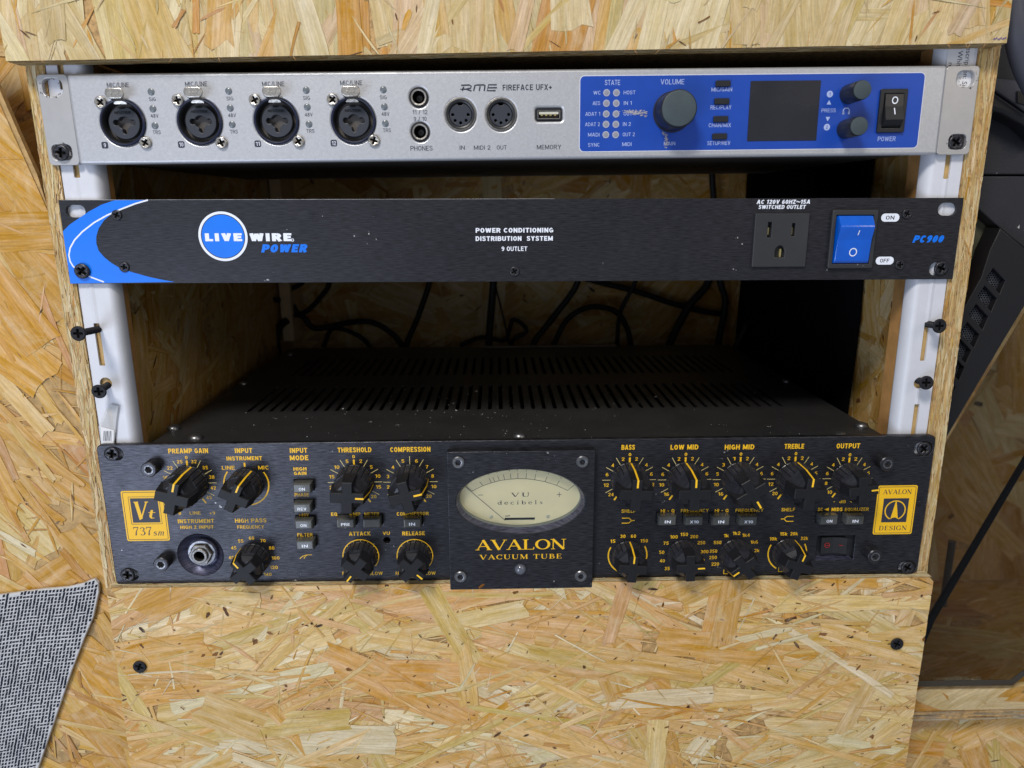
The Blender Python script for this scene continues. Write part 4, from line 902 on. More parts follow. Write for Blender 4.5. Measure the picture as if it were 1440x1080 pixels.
# blue rocker switch
fc = U2.poly(((1170.8, 295), (1235.4, 295), (1227, 377.6), (1164.6, 377.6)), -2)
fx0 = (fc[0][0] + fc[3][0]) / 2; fx1 = (fc[1][0] + fc[2][0]) / 2; fz1 = (fc[0][1] + fc[1][1]) / 2; fz0 = (fc[2][1] + fc[3][1]) / 2
sf = plate('rocker_switch', rrect((fx0 + fx1) / 2, (fz0 + fz1) / 2, fx1 - fx0, fz1 - fz0, 1), [rect(fx0 + 2.2, fx1 - 2.2, fz0 + 2.6, fz1 - 2.8)], -2.2, 0, M_LBLACK, o2, bevel=.5)
rx0, rx1, rz0, rz1 = fx0 + 2.6, fx1 - 2.6, fz0 + 2.9, fz1 - 3.1; hr_ = rz1 - rz0
prf = [(0, rz0), (-2.0, rz0), (-3.0, rz0 + 1.2), (-4.3, rz0 + hr_ * .5), (-6.4, rz0 + hr_ * .76), (-6.2, rz0 + hr_ * .80), (-3.0, rz1), (0, rz1)]
v = [(rx0, y, z) for y, z in prf] + [(rx1, y, z) for y, z in prf]; n = len(prf)
v = [(x + ((.5 if i < n else -.5) if y < -2.5 else 0), y, z) for i, (x, y, z) in enumerate(v)]
f = [(i, i + n, i + n + 1, i + 1) for i in range(n - 1)] + [tuple(range(n)), tuple(range(2 * n - 1, n - 1, -1))]
rk2 = part('blue_rocker', v, f, M_ROCK, sf)
md = rk2.modifiers.new('soft', 'BEVEL'); md.width = .0004; md.segments = 3; md.limit_method = 'ANGLE'; md.angle_limit = radians(25)
plate('switch_well', rect(fx0 + 1.8, fx1 - 1.8, fz0 + 2.2, fz1 - 2.4), [], -.4, -.1, M_DARK, sf)
def on_rocker(pts, w):
    k = Ink(U2, 0); k.path(pts, w)
    return [(a, -.14 + (-3.0 + (-1.3) * (c - rz0 - 1.2) / (hr_ * .5 - 1.2) if c < rz0 + hr_ * .5 else -4.3 - 2.1 * (c - rz0 - hr_ * .5) / (hr_ * .26)), c) for a, b, c in k.v], k.f
xm_ = (rx0 + rx1) / 2
vv, ff = on_rocker(ell(xm_, rz0 + 6.0, 1.9, 2.0, n=24) + [(xm_ + 1.9, rz0 + 6.0)], .55); part('rocker_mark', vv, ff, M_WHT, rk2)
vv, ff = on_rocker([(xm_ + .9, rz0 + hr_ * .60), (xm_ + 1.2, rz0 + hr_ * .70)], .5); part('rocker_mark', vv, ff, M_WHT, rk2)
for px, py in ((163.8, 302.5), (174.5, 375.8), (723.8, 381.8), (1276, 300.8), (1266, 372.5)):
    x, z = U2.at(px, py, -.5); add_screw(o2, x, z, .1, ME_SCREWS, 2.7, random.Random(px).uniform(0, 1.5))
x, z = U2.at(113.9, 381.4, -2.0); add_screw(o2, x, z, -.1, ME_SCREW, 4.1, .75, 'rack_screw')
x, z = U2.at(1325, 377.2, -1.5); add_screw(o2, x, z, .4, ME_SCREW, 4.1, .3, 'rack_screw', (.1, .1))

# ==================================================================== CHANNEL STRIP (two units high)
U3 = Unit('channel_strip', 0, -4, 0, radians(.1612), 'black two-unit tube channel strip with cross-shaped knobs, yellow lettering and oval level meter', 'preamplifier')
o3 = U3.o; H3 = 88
slots3 = [sl_at(U3, 160, 638.5, 10, 7, 3.4), sl_at(U3, 182.5, 808.5, 10, 7, 3.4), sl_at(U3, 1298.6, 631.2, 11, 8.2, 4.0), sl_at(U3, 1275.5, 798.5, 11, 8.2, 4.0)]
jx, jz = U3.at(282, 780.5)
swc = U3.poly(((1149, 754), (1201, 752.5), (1202, 787), (1147, 788)), 0); sx0 = (swc[0][0] + swc[3][0]) / 2; sx1 = (swc[1][0] + swc[2][0]) / 2; sz0 = (swc[2][1] + swc[3][1]) / 2; sz1 = (swc[0][1] + swc[1][1]) / 2
vux, vuz = U3.at(544, 760)
BT = [(424.5, 687, 'ON'), (424.6, 715, 'REV'), (426.7, 738, 'ON'), (428.7, 767, 'IN'), (485.8, 736.6, 'PRE'), (522.6, 736.2, ''), (579.5, 736.2, 'IN'),
      (939, 733, 'IN'), (976.5, 733, 'X10'), (1014.2, 733, 'IN'), (1052.8, 733, 'X10'), (1166.3, 732, 'ON'), (1203, 732, 'IN')]
bpos = []
for px, py, t in BT:
    x, z = U3.at(px, py, -5.5); bpos.append((x, z, t))
bh = [rect(x - 5.6, x + 5.6, z - 3.3, z + 3.3) for x, z, t in bpos]
_e = U3.poly(((641, 705), (822, 705), (731, 660), (731, 750)), -5); MH = ell((_e[0][0] + _e[1][0]) / 2, (_e[2][1] + _e[3][1]) / 2, (_e[1][0] - _e[0][0]) / 2 - .5, (_e[2][1] - _e[3][1]) / 2 - .5, n=72)
plate('face_panel', rrect(0, H3 / 2, 482.6, H3, 3), slots3 + [ell(jx, jz, 13.2, n=48), rect(sx0, sx1, sz0, sz1), ell(vux, vuz, 1.9, n=16), MH] + bh, 0, 4, M_AVA, o3, bevel=.5)
box('panel_backing', -214, 214, 5.2, 6, 3, 84, M_DARK, o3)
# case with slotted lid
slots = []
for k in range(50):
    xx = -182 + k * (364 / 49)
    slots.append(rrect(xx, 114, 2.7, 70, 1.4, 3)); slots.append(rrect(xx, 220, 2.7, 70, 1.4, 3))
lid_me = plate_mesh('lid', [(-217, 4), (217, 4), (217, 308), (-217, 308)], slots, 0, 1.4, M_CASE, .1)
lid_me.transform(Matrix(((1, 0, 0, 0), (0, 0, 1, 0), (0, -1, 0, 0.0844), (0, 0, 0, 1))))
lid = link('slotted_lid', lid_me, o3)
box('case_side', -217, -215.8, 4, 310, 3, 83, M_CASE, o3); box('case_side', 215.8, 217, 4, 310, 3, 83, M_CASE, o3); box('case_bottom', -217, 217, 4, 310, 1.8, 3, M_CASE, o3); box('case_back', -217, 217, 308.6, 310, 3, 83, M_CASE, o3)
box('circuit_deck', -200, 200, 20, 300, 60, 62, mat('dim_interior', (.02, .02, .02), .7), o3)
strip_x = [(-12, 118)]
box('rear_label_strip', -28, 104, 300, 307, 84.7, 86, mat('grey_brown_label', (.16, .125, .09), .6, var=.2), o3)
me_pan = lathe_mesh('lid_screw', [(4.2, 0), (4.2, -.6), (3.6, -1.9), (2.2, -2.7), (1.2, -2.8)], M_STEELB, n=28, auto=50)
for px, py in ((243.7, 602), (275, 615.5), (730, 611.6), (1211, 596), (1180, 610), (1105.5, 533.8), (341.7, 539), (407.6, 498)):
    d = CM @ Vector(((px - 720) / FPX, (540 - py) / FPX, -1.0)); p = CAM_P + d * ((85.5 - CAM_P.z) / d.z)
    sc = 1.0 if py > 590 else .8
    o = link('lid_screw', me_pan, o3, (p.x, p.y + 4, 84.4), (radians(-90), 0, 0)); o.scale = (sc,) * 3
rg = random.Random(9); V = []; F = []
for i in range(190):
    xx = rg.uniform(-190, 190) if i % 2 else rg.gauss(-20, 45); yy_ = rg.uniform(8, 150); s = rg.uniform(.15, .45) if rg.random() < .93 else rg.uniform(.6, 1.2); k = len(V); an = rg.uniform(0, 6)
    V += [(xx + s * cos(an + t), yy_ + s * sin(an + t) * .7, 84.55 + (s * .5 if j == 2 else 0)) for j, t in enumerate((0, 1.6, 3.1, 4.6))]; F += [(k, k + 1, k + 2), (k, k + 2, k + 3)]
meta(part('dust_specks', V, F, M_DUST, o3), kind='stuff')
# print
Y = Ink(U3, -.07); P = Ink(U3, -.07)      # strong yellow, pale ticks
def big(t, px, py, w, h=7.2, b=.035): Y.text(t, px, py, w=w, h=h, bold=b)
big('PREAMP GAIN', 264.5, 634, 56); big('INPUT', 342.5, 633.6, 24.5); big('INPUT', 419.8, 633.4, 24.5); big('INSTRUMENT', 343.5, 644.5, 50, 6); big('MODE', 420.5, 643.8, 26)
big('THRESHOLD', 498.5, 632.6, 47.5); big('COMPRESSION', 577, 632, 56.5)
big('HIGH', 421.8, 659.4, 18.5, 5); big('GAIN', 422.2, 665.6, 17.5, 5); big('PHASE', 424.4, 695.7, 20, 5.2, .015); big('+48v', 427, 724, 14, 4.6, .015); big('FILTER', 428.9, 752, 21.5, 5.2, .02)
big('EQ', 470, 723, 9, 5.2); big('AMP', 499, 723, 16, 5.2); big('METER', 523, 722.8, 21, 5.2, .015); big('COMPRESSOR', 580.5, 722.4, 45, 5.2, .02)
big('ATTACK', 506, 750.4, 30.5, 6); big('RELEASE', 581.5, 750, 31.5, 6); big('VU', 543.2, 749.8, 10, 5, .015)
big('FAST', 487, 806.2, 11, 5, .01); big('SLOW', 528.5, 806.2, 19, 5, .012); big('SLOW', 603, 806, 19, 5, .012); big('FAST', 562, 806.2, 11, 5, .01)
big('LINE', 321, 657.8, 18, 5.6, .012); big('MIC', 370.3, 657.6, 14.5, 5.6, .015)
big('LINE', 274.5, 721.3, 15.5, 4.8, .012); big('-9', 250.5, 722, 9, 4.6); big('+9', 298.5, 721.5, 8, 4.8, .012)
big('INSTRUMENT', 275.5, 732.7, 51, 6); big('HIGH Z INPUT', 277, 741.2, 47, 5); big('HIGH PASS', 352.5, 732, 44, 6.2, .02); big('FREQUENCY', 352.5, 741, 37.5, 5, .012)
big('BASS', 883.4, 629, 18.8); big('LOW MID', 962.5, 628.8, 39); big('HIGH MID', 1040, 628.6, 41.5); big('TREBLE', 1117, 627.6, 27.5); big('OUTPUT', 1193, 627, 33)
big('SHELF', 884, 718.6, 20, 5, .015); big('HI - Q', 939, 718.4, 19.5, 5, .012); big('FREQUENCY', 977, 718, 39, 5, .006); big('HI - Q', 1015, 718, 19.5, 5, .012); big('FREQUENCY', 1054, 717.6, 39, 5, .006)
big('SHELF', 1108.5, 716.6, 19, 5, .012); big('SC', 1153.5, 716.3, 7, 4.8, .012); big('MIDS', 1177, 716.3, 15.5, 5.2, .045); big('EQUALIZER', 1205, 716.2, 33.5, 4.8, .012); big('-  dB  +', 1185.5, 705.4, 27, 4.4, .012)
x, z = U3.at(1163, 716.3); Y.poly([(x - 1.6, z), (x + 1, z + 1.1), (x + 1, z - 1.1)])
R1 = 11.7
def dial(px, py, left, right, sc=1.0, top='0', bot=True, last='150'):
    cx, cz = U3.at(px, py); 
    def pol(a, r): return (cx + r * sc * sin(radians(a)), cz + r * sc * cos(radians(a)))
    for a in (-120, -90, -60, -30, 30, 60, 90, 120): P.line(pol(a, 10.4), pol(a, 15.7), .36)
    Y.line(pol(0, 10.6), pol(0, 13.8), 1.05) if top is not None else P.line(pol(0, 10.4), pol(0, 15.7), .36)
    for a in (-146, 146): Y.line(pol(a, 11.7), pol(a, 15.0), .95)
    if top: x, z = pol(0, 15.6); Y.text(top, x, z, h=1.9, w=1.5, bold=.02, mmpos=True)
    for lst, sg in ((left, -1), (right, 1)):
        for k, t in enumerate(lst):
            a = (17, 47, 75, 103, 131)[k] * sg; x, z = pol(a, 13.4 if len(t) < 2 else 13.7); Y.text(t, x, z, h=2.05, w=1.5 * len(t) + .1, bold=.010, mmpos=True)
    return cx, cz
KB = []   # knob bases: x, z, angle, big
def kb(c, ang, size): KB.append((c[0], c[1], ang, size))
kb(dial(266.2, 679.4, ['25', '22', '16', '10', '0'], ['32', '35', '38', '42', '45']), 16, 'L')
kb(dial(499.3, 678.0, ['5', '10', '15', '20', '30'], ['2', '5', '10', '15', '20']), 93, 'L')
kb(dial(577.3, 677.6, ['5', '4', '3', '2', '1'], ['6', '7', '8', '10', '20'], top=None), 77, 'L')
kb(dial(884.6, 674.8, ['2', '4', '6', '12', '24'], ['2', '4', '6', '12', '24']), 3, 'L')
kb(dial(962.6, 674.4, ['2', '4', '6', '10', '16'], ['2', '4', '6', '9', '16']), 0, 'L')
kb(dial(1039.4, 674.0, ['1', '3', '5', '10', '16'], ['2', '4', '6', '10', '16']), 148, 'L')
kb(dial(1116, 673.4, ['2', '4', '6', '12', '20'], ['2', '4', '6', '12', '20']), 4, 'L')
kb(dial(1191.5, 672.8, ['2', '4', '6', '8', '10'], ['2', '4', '6', '8', '10'], sc=.94), 84, 'M')
x, z = U3.at(346.5, 681); KB.append((x, z, 26, 'S2')); Y.arc(x, z, 12.8, 55, 172, .75); Y.arc(x, z, 12.8, -92, -52, .75); x, z = U3.at(344, 653.5); Y.line((x, z - 1.2), (x, z + 1.2), 1.0)
def nums(px, py, r, lst, h=2.0):
    cx, cz = U3.at(px, py)
    for a, t in lst: Y.text(t, cx + r * sin(radians(a)), cz + r * cos(radians(a)), h=2.1, w=1.5 * len(t) + .1, bold=.010, mmpos=True)
    return cx, cz
c = nums(356.5, 785, 13.0, [(-87, '40'), (-58, '45'), (-30, '55'), (0, '60'), (30, '70'), (60, '80'), (90, '100'), (118, '120'), (145, '140')]); KB.append((*c, -38, 'S'))
x, z = U3.at(361, 808); Y.path([(x - 1, z), (x + 2.4, z), (x + 2.4, z + 3)], .5)
for px, py, ang in ((507.5, 782, -142), (583.5, 781.6, 132)):
    cx, cz = U3.at(px, py); Y.arc(cx, cz, 10.6, -125, 128, .55, 40); KB.append((cx, cz, ang, 'S'))
    for k in range(11): a = -125 + 253 * k / 10; P.line((cx + 8.8 * sin(radians(a)), cz + 8.8 * cos(radians(a))), (cx + 10.4 * sin(radians(a)), cz + 10.4 * cos(radians(a))), .3)
def shelfdial(px, py, t4, ang):
    cx, cz = U3.at(px, py); KB.append((cx, cz, ang, 'S')); Y.arc(cx, cz, 11.6, -150, -62, .75); Y.arc(cx, cz, 11.6, 60, 105, .75)
    for t, (dx, dz) in zip(t4, ((-9.2, 9.4), (-3.2, 12.5), (3.1, 12.5), (9.6, 9.4))): Y.text(t, cx + dx, cz + dz, h=2.1, w=1.45 * len(t) + .2, bold=.022, mmpos=True)
shelfdial(882.5, 781, ('15', '30', '60', '150'), 4); shelfdial(1107, 777.5, ('10k', '15k', '20k', '32k'), 19)
c = nums(960.5, 779.5, 13.0, [(-135, '35'), (-108, '40'), (-83, '50'), (-55, '75'), (-28, '100'), (0, '150'), (28, '200'), (55, '250'), (83, '300'), (108, '0')]); KB.append((*c, 88, 'S'))
c = nums(1033.5, 778.5, 13.3, [(-120, '220'), (-100, '250'), (-82, '350'), (-56, '550'), (-27, '1k'), (0, '1k2'), (26, '1k4'), (56, '1k6'), (82, '2k')]); KB.append((*c, -128, 'S'))
for (px, py, ln) in ((1020, 805, 0), (1097, 802, 0)):
    x, z = U3.at(px, py); Y.path([(x + 1.6, z - .8), (x - 1, z - .8), (x - 1, z + 2)], .5)
def shelf_sym(px, py, s):
    x, z = U3.at(px, py); Y.path([(x - 3.6 * s, z + 1.6), (x + .5 * s, z + 1.6), (x + 2.2 * s, z), (x + 4.0 * s, z)], .5); Y.path([(x - 3.6 * s, z - 1.6), (x + .5 * s, z - 1.6), (x + 2.2 * s, z)], .5)
shelf_sym(883, 732, 1); shelf_sym(1107.5, 729.6, -1)
x, z = U3.at(430.5, 782.8); Y.path([(x - 3.8, z - 1.2), (x - 2, z + .4), (x + .2, z + 1.2), (x + 3.6, z + 1.2)], .4); Y.path([(x - 1.4, z - 1.2), (x - .4, z + .4), (x + 1, z + 1.1)], .4)
# badges
vb = [U3.at(a, b) for a, b in ((171.5, 690.4), (178.8, 760.8), (236, 760.8))]
bx0 = (vb[0][0] + vb[1][0]) / 2 - .3; bx1 = bx0 + 24.8; bz1 = vb[0][1]; bz0 = vb[1][1]
def badge(x0, x1, z0, z1, ix0, ix1, iz0, iz1):
    cx, cz, w, h = (x0 + x1) / 2, (z0 + z1) / 2, x1 - x0, z1 - z0
    b = plate('badge', rrect(cx, cz, w, h, 1.2), [], -.18, .02, M_YEL, o3)
    k = Ink(U3, -.22)
    for q in ((rect(ix0, ix1, iz0, iz1)),): k.poly(q)
    k.add(rrect(cx, cz, w - 1.5, h - 1.5, .9) + rrect(cx, cz, w - 2.1, h - 2.1, .7), [(i, (i + 1) % 24, 24 + (i + 1) % 24, 24 + i) for i in range(24)])
    return b, k
b1, k1 = badge(bx0, bx1, bz0, bz1, bx0 + 4.8, bx0 + 20.6, bz0 + 11.6, bz1 - 4.6)
i0, i1, j0, j1 = bx0 + 4.8, bx0 + 20.6, bz0 + 11.6, bz1 - 4.6
k1.path([(i0 - .9, j0 - .9), (i1 + .9, j0 - .9), (i1 + .9, j1 + .9), (i0 - .9, j1 + .9), (i0 - .9, j0 - .9)], .32)
k1.text('737', bx0 + 9.6, bz0 + 6.2, w=10.6, h=5.2, serif=True, space=1.0, mmpos=True); k1.text('sm', bx0 + 19.0, bz0 + 5.4, w=6.2, h=4.2, serif=True, shear=.25, mmpos=True)
k1.build('printed_marks', M_INK, b1)
TK = .24; TN = .10
k = Ink(U3, -.27); k.text('V', bx0 + 10.2, bz0 + 19.2, w=8.4, h=11.0, serif=True, shear=.12, mmpos=True); k.text('t', bx0 + 16.3, bz0 + 17.2, w=4.0, h=6.2, serif=True, shear=.2, mmpos=True); k.build('printed_marks', M_YEL, b1)
TK = .17; TN = .06
ab = [U3.at(a, b) for a, b in ((1235.5, 682.5), (1290, 682.5), (1226.5, 750.8), (1282, 751.4))]
ax0 = (ab[0][0] + ab[2][0]) / 2; ax1 = (ab[1][0] + ab[3][0]) / 2; az1 = (ab[0][1] + ab[1][1]) / 2; az0 = (ab[2][1] + ab[3][1]) / 2; aw = ax1 - ax0; ah = az1 - az0
cxm = (ax0 + ax1) / 2
b2, k2 = badge(ax0, ax1, az0, az1, cxm - 7.6, cxm + 7.6, az0 + ah * .25, az0 + ah * .74)
k2.text('AVALON', cxm, az1 - 4.0, w=17.2, h=2.9, serif=True, space=1.06, mmpos=True); k2.text('DESIGN', cxm, az0 + 4.1, w=16.8, h=2.9, serif=True, space=1.1, mmpos=True); k2.build('printed_marks', M_INK, b2)
k = Ink(U3, -.27); zc = az0 + ah * .495
k.arc(cxm, zc, 6.0, -155, 155, .7, 40); k.poly([(cxm - 2.3, zc - 5.6), (cxm - .9, zc - 4.6), (cxm + .9, zc - 4.6), (cxm + 2.3, zc - 5.6), (cxm + .25, zc + 5.8), (cxm - .25, zc + 5.8)]); k.build('printed_marks', M_YEL, b2)

# knobs
def knob_meshes(R, D, name):
    # fluted skirt
    n = 160; nf = 20
    def rf(a, r, y):
        k = (a * nf / (2 * pi)) % 1.0; d = min(k, 1 - k); return 1 - (.055 if d < .07 else 0)
    d0 = D * .56
    skirt = lathe_mesh(name, [(R * 1.03, 0), (R * 1.03, -1.0), (R, -1.3), (R * .985, -d0 + .6), (R * .95, -d0)], M_KNOB, n=n, auto=35, rf=rf)
    # cross grip: tapered arms
    w0, w1 = R * .34, R * .27; L0_, L1_ = R * .985, R * .85
    def ring(L_, w, y): return [(a, y, b) for a, b in [(-w, -L_), (w, -L_), (w, -w), (L_, -w), (L_, w), (w, w), (w, L_), (-w, L_), (-w, w), (-L_, w), (-L_, -w), (-w, -w)]]
    v = ring(L0_, w0, -d0 + .5) + ring(L1_, w1, -D + .4) + ring(L1_ - .4, w1 - .35, -D); f = []
    for k in range(2):
        for i in range(12): j = (i + 1) % 12; f.append((k * 12 + i, k * 12 + j, (k + 1) * 12 + j, (k + 1) * 12 + i))
    # front cap as 5 faces
    b = 24; f += [(b + 0, b + 1, b + 2, b + 11), (b + 2, b + 3, b + 4, b + 5), (b + 5, b + 6, b + 7, b + 8), (b + 8, b + 9, b + 10, b + 11), (b + 2, b + 5, b + 8, b + 11)]
    grip = mesh('cross_grip', v, f, M_GRIP)
    # faceted web between the arms
    v = []; f = []; m = 8
    for (r, y) in ((R * .95, -d0 + .1), (R * .88, -d0 - 2.0), (R * .66, -D + 3.2), (R * .5, -D + 2.9)):
        for i in range(m): a = 2 * pi * (i + .5) / m; v.append((r * cos(a), y, r * sin(a)))
    for k in range(3):
        for i in range(m): j = (i + 1) % m; f.append((k * m + i, k * m + j, (k + 1) * m + j, (k + 1) * m + i))
    f.append(tuple(3 * m + i for i in range(m)))
    web = mesh('faceted_core', v, f, M_KNOB)
    # pointer: on the front of the upper arm then back along its end
    v = []; f = []; w = .52 if R > 10 else .45
    path = [(L1_ * .50, -D - .09), (L1_ + .02, -D - .07), (L0_ + .28, -d0 + .2), (R + .12, -d0), (R * 1.0 + .22, -1.6)]
    for i, (zz, yy_) in enumerate(path): v += [(-w, yy_, zz), (w, yy_, zz)]
    for i in range(len(path) - 1): f.append((2 * i, 2 * i + 1, 2 * i + 3, 2 * i + 2))
    ptr = mesh('pointer_line', v, f, M_YELP)
    return skirt, grip, web, ptr
KM = {'L': knob_meshes(10.7, 24.0, 'control_knob'), 'M': knob_meshes(9.6, 20.0, 'control_knob'), 'S': knob_meshes(9.5, 18.0, 'control_knob'), 'S2': knob_meshes(9.6, 21.5, 'control_knob')}
for (x, z, ang, size) in KB:
    a, b, c, d = KM[size]; k = link('control_knob', a, o3, (x, -.3, z), (0, radians(ang), 0))
    link('cross_grip', b, k); link('faceted_core', c, k); link('pointer_line', d, k)
Y.build('printed_marks', M_YEL); P.build('scale_ticks', M_YELD)
# push buttons
def btn(x, z, t):
    v = []; f = []; w, h = 5.3, 3.0
    for (ww, hh, y) in ((w, h, 3.5), (w, h, -4.4), (w - .7, h - .6, -5.6)):
        v += [(-ww, y, -hh), (ww, y, -hh), (ww, y, hh), (-ww, y, hh)]
    for k in range(2):
        for i in range(4): j = (i + 1) % 4; f.append((k * 4 + i, k * 4 + j, (k + 1) * 4 + j, (k + 1) * 4 + i))
    f.append((8, 9, 10, 11))
    b = part('push_button', v, f, M_BTN, o3, (x, 0, z))
    md = b.modifiers.new('soft', 'BEVEL'); md.width = .0003; md.segments = 2
    if t:
        k = Ink(type('U', (), {'o': b})(), -5.68); k.text(t, 0, -.35, w=1.6 * len(t) + .3, h=1.75, bold=.015, mmpos=True); k.build('button_lettering', M_WHT, b)
for x, z, t in bpos: btn(x, z, t)
# instrument jack in a dished recess
dish = lathe('input_jack', [(13.2, 0.0), (13.0, .4), (9.6, 4.6), (8.6, 5.0), (0.01, 5.0)], M_BEZ, o3, (jx, 0, jz), n=56, closed_end=False)
lathe('jack_nut', [(8.4, 4.9), (8.4, 1.5), (7.9, .9), (6.6, .8)], M_STEELB, dish, (.4, 0, .6), n=28, closed_end=False)
lathe('washer', [(8.4, 4.8), (8.4, 2.2), (8.2, 2.0), (6.0, 1.9)], M_STEELB, dish, (.4, 0, .6), n=36, closed_end=False)
lathe('hex_nut', [(6.9, 2.4), (6.9, -1.0), (6.4, -1.5), (4.6, -1.5)], M_STEELG, dish, (.4, 0, .6), n=6, closed_end=False, auto=30)
lathe('ferrule', [(4.7, -1.2), (4.7, -2.6), (4.3, -3.0), (3.2, -3.0), (3.0, -2.4), (3.0, 4)], M_STEELG, dish, (.4, 0, .6), n=32, closed_end=False)
lathe('jack_bore', [(3.05, -1.6), (2.9, 3), (.01, 3.2)], M_DARK, dish, (.4, 0, .6), n=20, closed_end=False)
# socket cap bolts standing on the panel and rack screws
for px, py in ((208.5, 661), (225.8, 794.4), (1248.5, 652.8), (1231.2, 783.2)):
    x, z = U3.at(px, py, -6.5); hexbolt(o3, x, z, 0, 4.4, 6.5, M_SCR, 'cap_bolt')
for px, py, a in ((157.5, 638.5, .2), (179.5, 808.8, .1), (1299.5, 631.2, .7), (1276.5, 798.5, .5)):
    x, z = U3.at(px, py, -1); add_screw(o3, x, z, .2, ME_SCREW, 4.1, a, 'rack_screw')
# power switch in its recess
f4 = plate('power_switch', rect(sx0 - .5, sx1 + .5, sz0 - .5, sz1 + .5), [], 3.2, 3.8, M_PLA, o3)
xm, zm = (sx0 + sx1) / 2 - 1.0, (sz0 + sz1) / 2 + 1.0
v = [(xm - 7.6, 3.1, zm - 4.8), (xm + 7.6, 3.1, zm - 4.8), (xm + 7.6, 3.1, zm + 5.2), (xm - 7.6, 3.1, zm + 5.2), (xm - 7.6, .2, zm - 4.8), (xm + 7.6, -.6, zm - 4.8), (xm + 7.6, -.2, zm + 5.2), (xm - 7.6, .6, zm + 5.2), (xm, 1.2, zm - 4.8), (xm, 1.6, zm + 5.2)]
part('rocker', v, [(4, 8, 9, 7), (8, 5, 6, 9), (0, 1, 5, 8, 4), (1, 2, 6, 5), (2, 3, 7, 9, 6), (3, 0, 4, 7)], M_PLA, f4)
k = Ink(U3, .25); k.arc(xm - 4, zm + .6, 1.5, 0, 360, .4, 18); k.line((xm - 5.2, zm + .6), (xm - 2.8, zm + .6), .4); 
part('switch_mark', [(a, b + .15, c) for a, b, c in k.v], k.f, mat('red_print', (.30, .02, .02), .5), f4)
k = Ink(U3, .1); k.path([(xm + 3, zm + .9), (xm + 4.4, zm + .5), (xm + 6, zm + .3)], .5); part('switch_mark', [(a, b + .0, c) for a, b, c in k.v], k.f, mat('red_print_dim', (.25, .02, .02), .5), f4)
part('switch_chamfer', [(sx0, -.03, sz0), (sx1, -.03, sz0), (sx1 - 1.5, 3.1, sz0 + 1.6), (sx0 + .4, 3.1, sz0 + 1.6)], [(0, 1, 2, 3)], M_BEZ, f4)
# meter bezel
bz = U3.poly(((629, 635), (834, 634), (836, 828), (632, 828)), -5)
mx0 = (bz[0][0] + bz[3][0]) / 2; mx1 = (bz[1][0] + bz[2][0]) / 2; mz1 = (bz[0][1] + bz[1][1]) / 2; mz0 = (bz[2][1] + bz[3][1]) / 2
ec = U3.poly(((641, 705), (822, 705), (731, 660), (731, 750)), -5); ex = (ec[0][0] + ec[1][0]) / 2; ez = (ec[2][1] + ec[3][1]) / 2; erx = (ec[1][0] - ec[0][0]) / 2; erz = (ec[2][1] - ec[3][1]) / 2
bez = plate('meter_bezel', rrect((mx0 + mx1) / 2, (mz0 + mz1) / 2, mx1 - mx0, mz1 - mz0, .8), [ell(ex, ez, erx, erz, n=72)], -5, 0, M_AVA, o3, bevel=.4)
def eloft(name, rings, mt, parent, cap=False):
    n = 72; v = []; f = []
    for (rx, rz, y) in rings: v += [(ex + rx * cos(2 * pi * i / n), y, ez + rz * sin(2 * pi * i / n)) for i in range(n)]
    for k in range(len(rings) - 1):
        for i in range(n): j = (i + 1) % n; f.append((k * n + i, k * n + j, (k + 1) * n + j, (k + 1) * n + i))
    if cap: f.append(tuple((len(rings) - 1) * n + i for i in range(n)))
    return part(name, v, f, mt, parent, auto=60)
eloft('bezel_chamfer', [(erx, erz, -4.7), (erx - 1.6, erz - 1.8, -.5)], M_BEZ, bez)
eloft('meter_rim', [(erx - 1.6, erz - 1.8, -.5), (erx - 2.0, erz - 2.2, 2.2)], M_MRIM, bez)
card = eloft('meter_card', [(erx - 1.9, erz - 2.1, 2.2), (.1, .1, 2.21)], M_METER, bez, True)
# meter print
k = Ink(U3, 2.1)
def mp(cx_, cy_): return U3.at(640 + cx_ / 7.579, 640 + cy_ / 7.579, 2.1)
arcp = [(178, 385), (240, 352), (297, 325), (380, 297), (470, 272), (560, 258), (660, 249), (760, 252), (850, 262), (960, 284), (1080, 320), (1198, 376)]
k.path([mp(*p) for p in arcp], .26)
for a, b in (((178, 385), (118, 335)), ((297, 325), (262, 285)), ((385, 294), (362, 245)), ((422, 283), (402, 236)), ((472, 271), (452, 222)), ((527, 262), (515, 205)), ((595, 252), (588, 195)), ((670, 249), (668, 190)), ((755, 252), (760, 192)), ((848, 260), (860, 202)), ((958, 283), (980, 232)), ((1082, 320), (1112, 272)), ((1198, 376), (1270, 318))):
    k.line(mp(*a), mp(*b), .26)
for t, a, b in (('20', 262, 232), ('10', 352, 205), ('7', 445, 184), ('5', 578, 168), ('3', 664, 162), ('2', 760, 164), ('0', 870, 172), ('1', 990, 198), ('3', 1128, 246)):
    x, z = mp(a, b); k.text(t, x, z, h=.95, w=.6 * len(t), mmpos=True)
x, z = mp(270, 425); k.line((x - 1.4, z), (x + 1.4, z), .3); x, z = mp(1110, 420); k.line((x - 1.4, z), (x + 1.4, z), .3); k.line((x, z - 1.5), (x, z + 1.5), .3)
TK = .15; TN = .07
x, z = mp(692, 422); k.text('VU', x, z, w=11.0, h=2.6, serif=True, space=1.25, mmpos=True)
x, z = mp(692, 503); k.text('decibels', x, z, w=26.4, h=2.5, serif=True, space=1.35, mmpos=True)
TK = .17; TN = .06
x, z = mp(562, 646); k.text('mA', x, z, h=.9, w=3.0, bold=.03, mmpos=True)
k.build('meter_scale', M_INK, bez)
a = mp(528, 690); b = mp(850, 664); plate('meter_slot', rect(a[0], b[0], a[1], b[1]), [], 1.9, 2.15, M_PLA, bez)
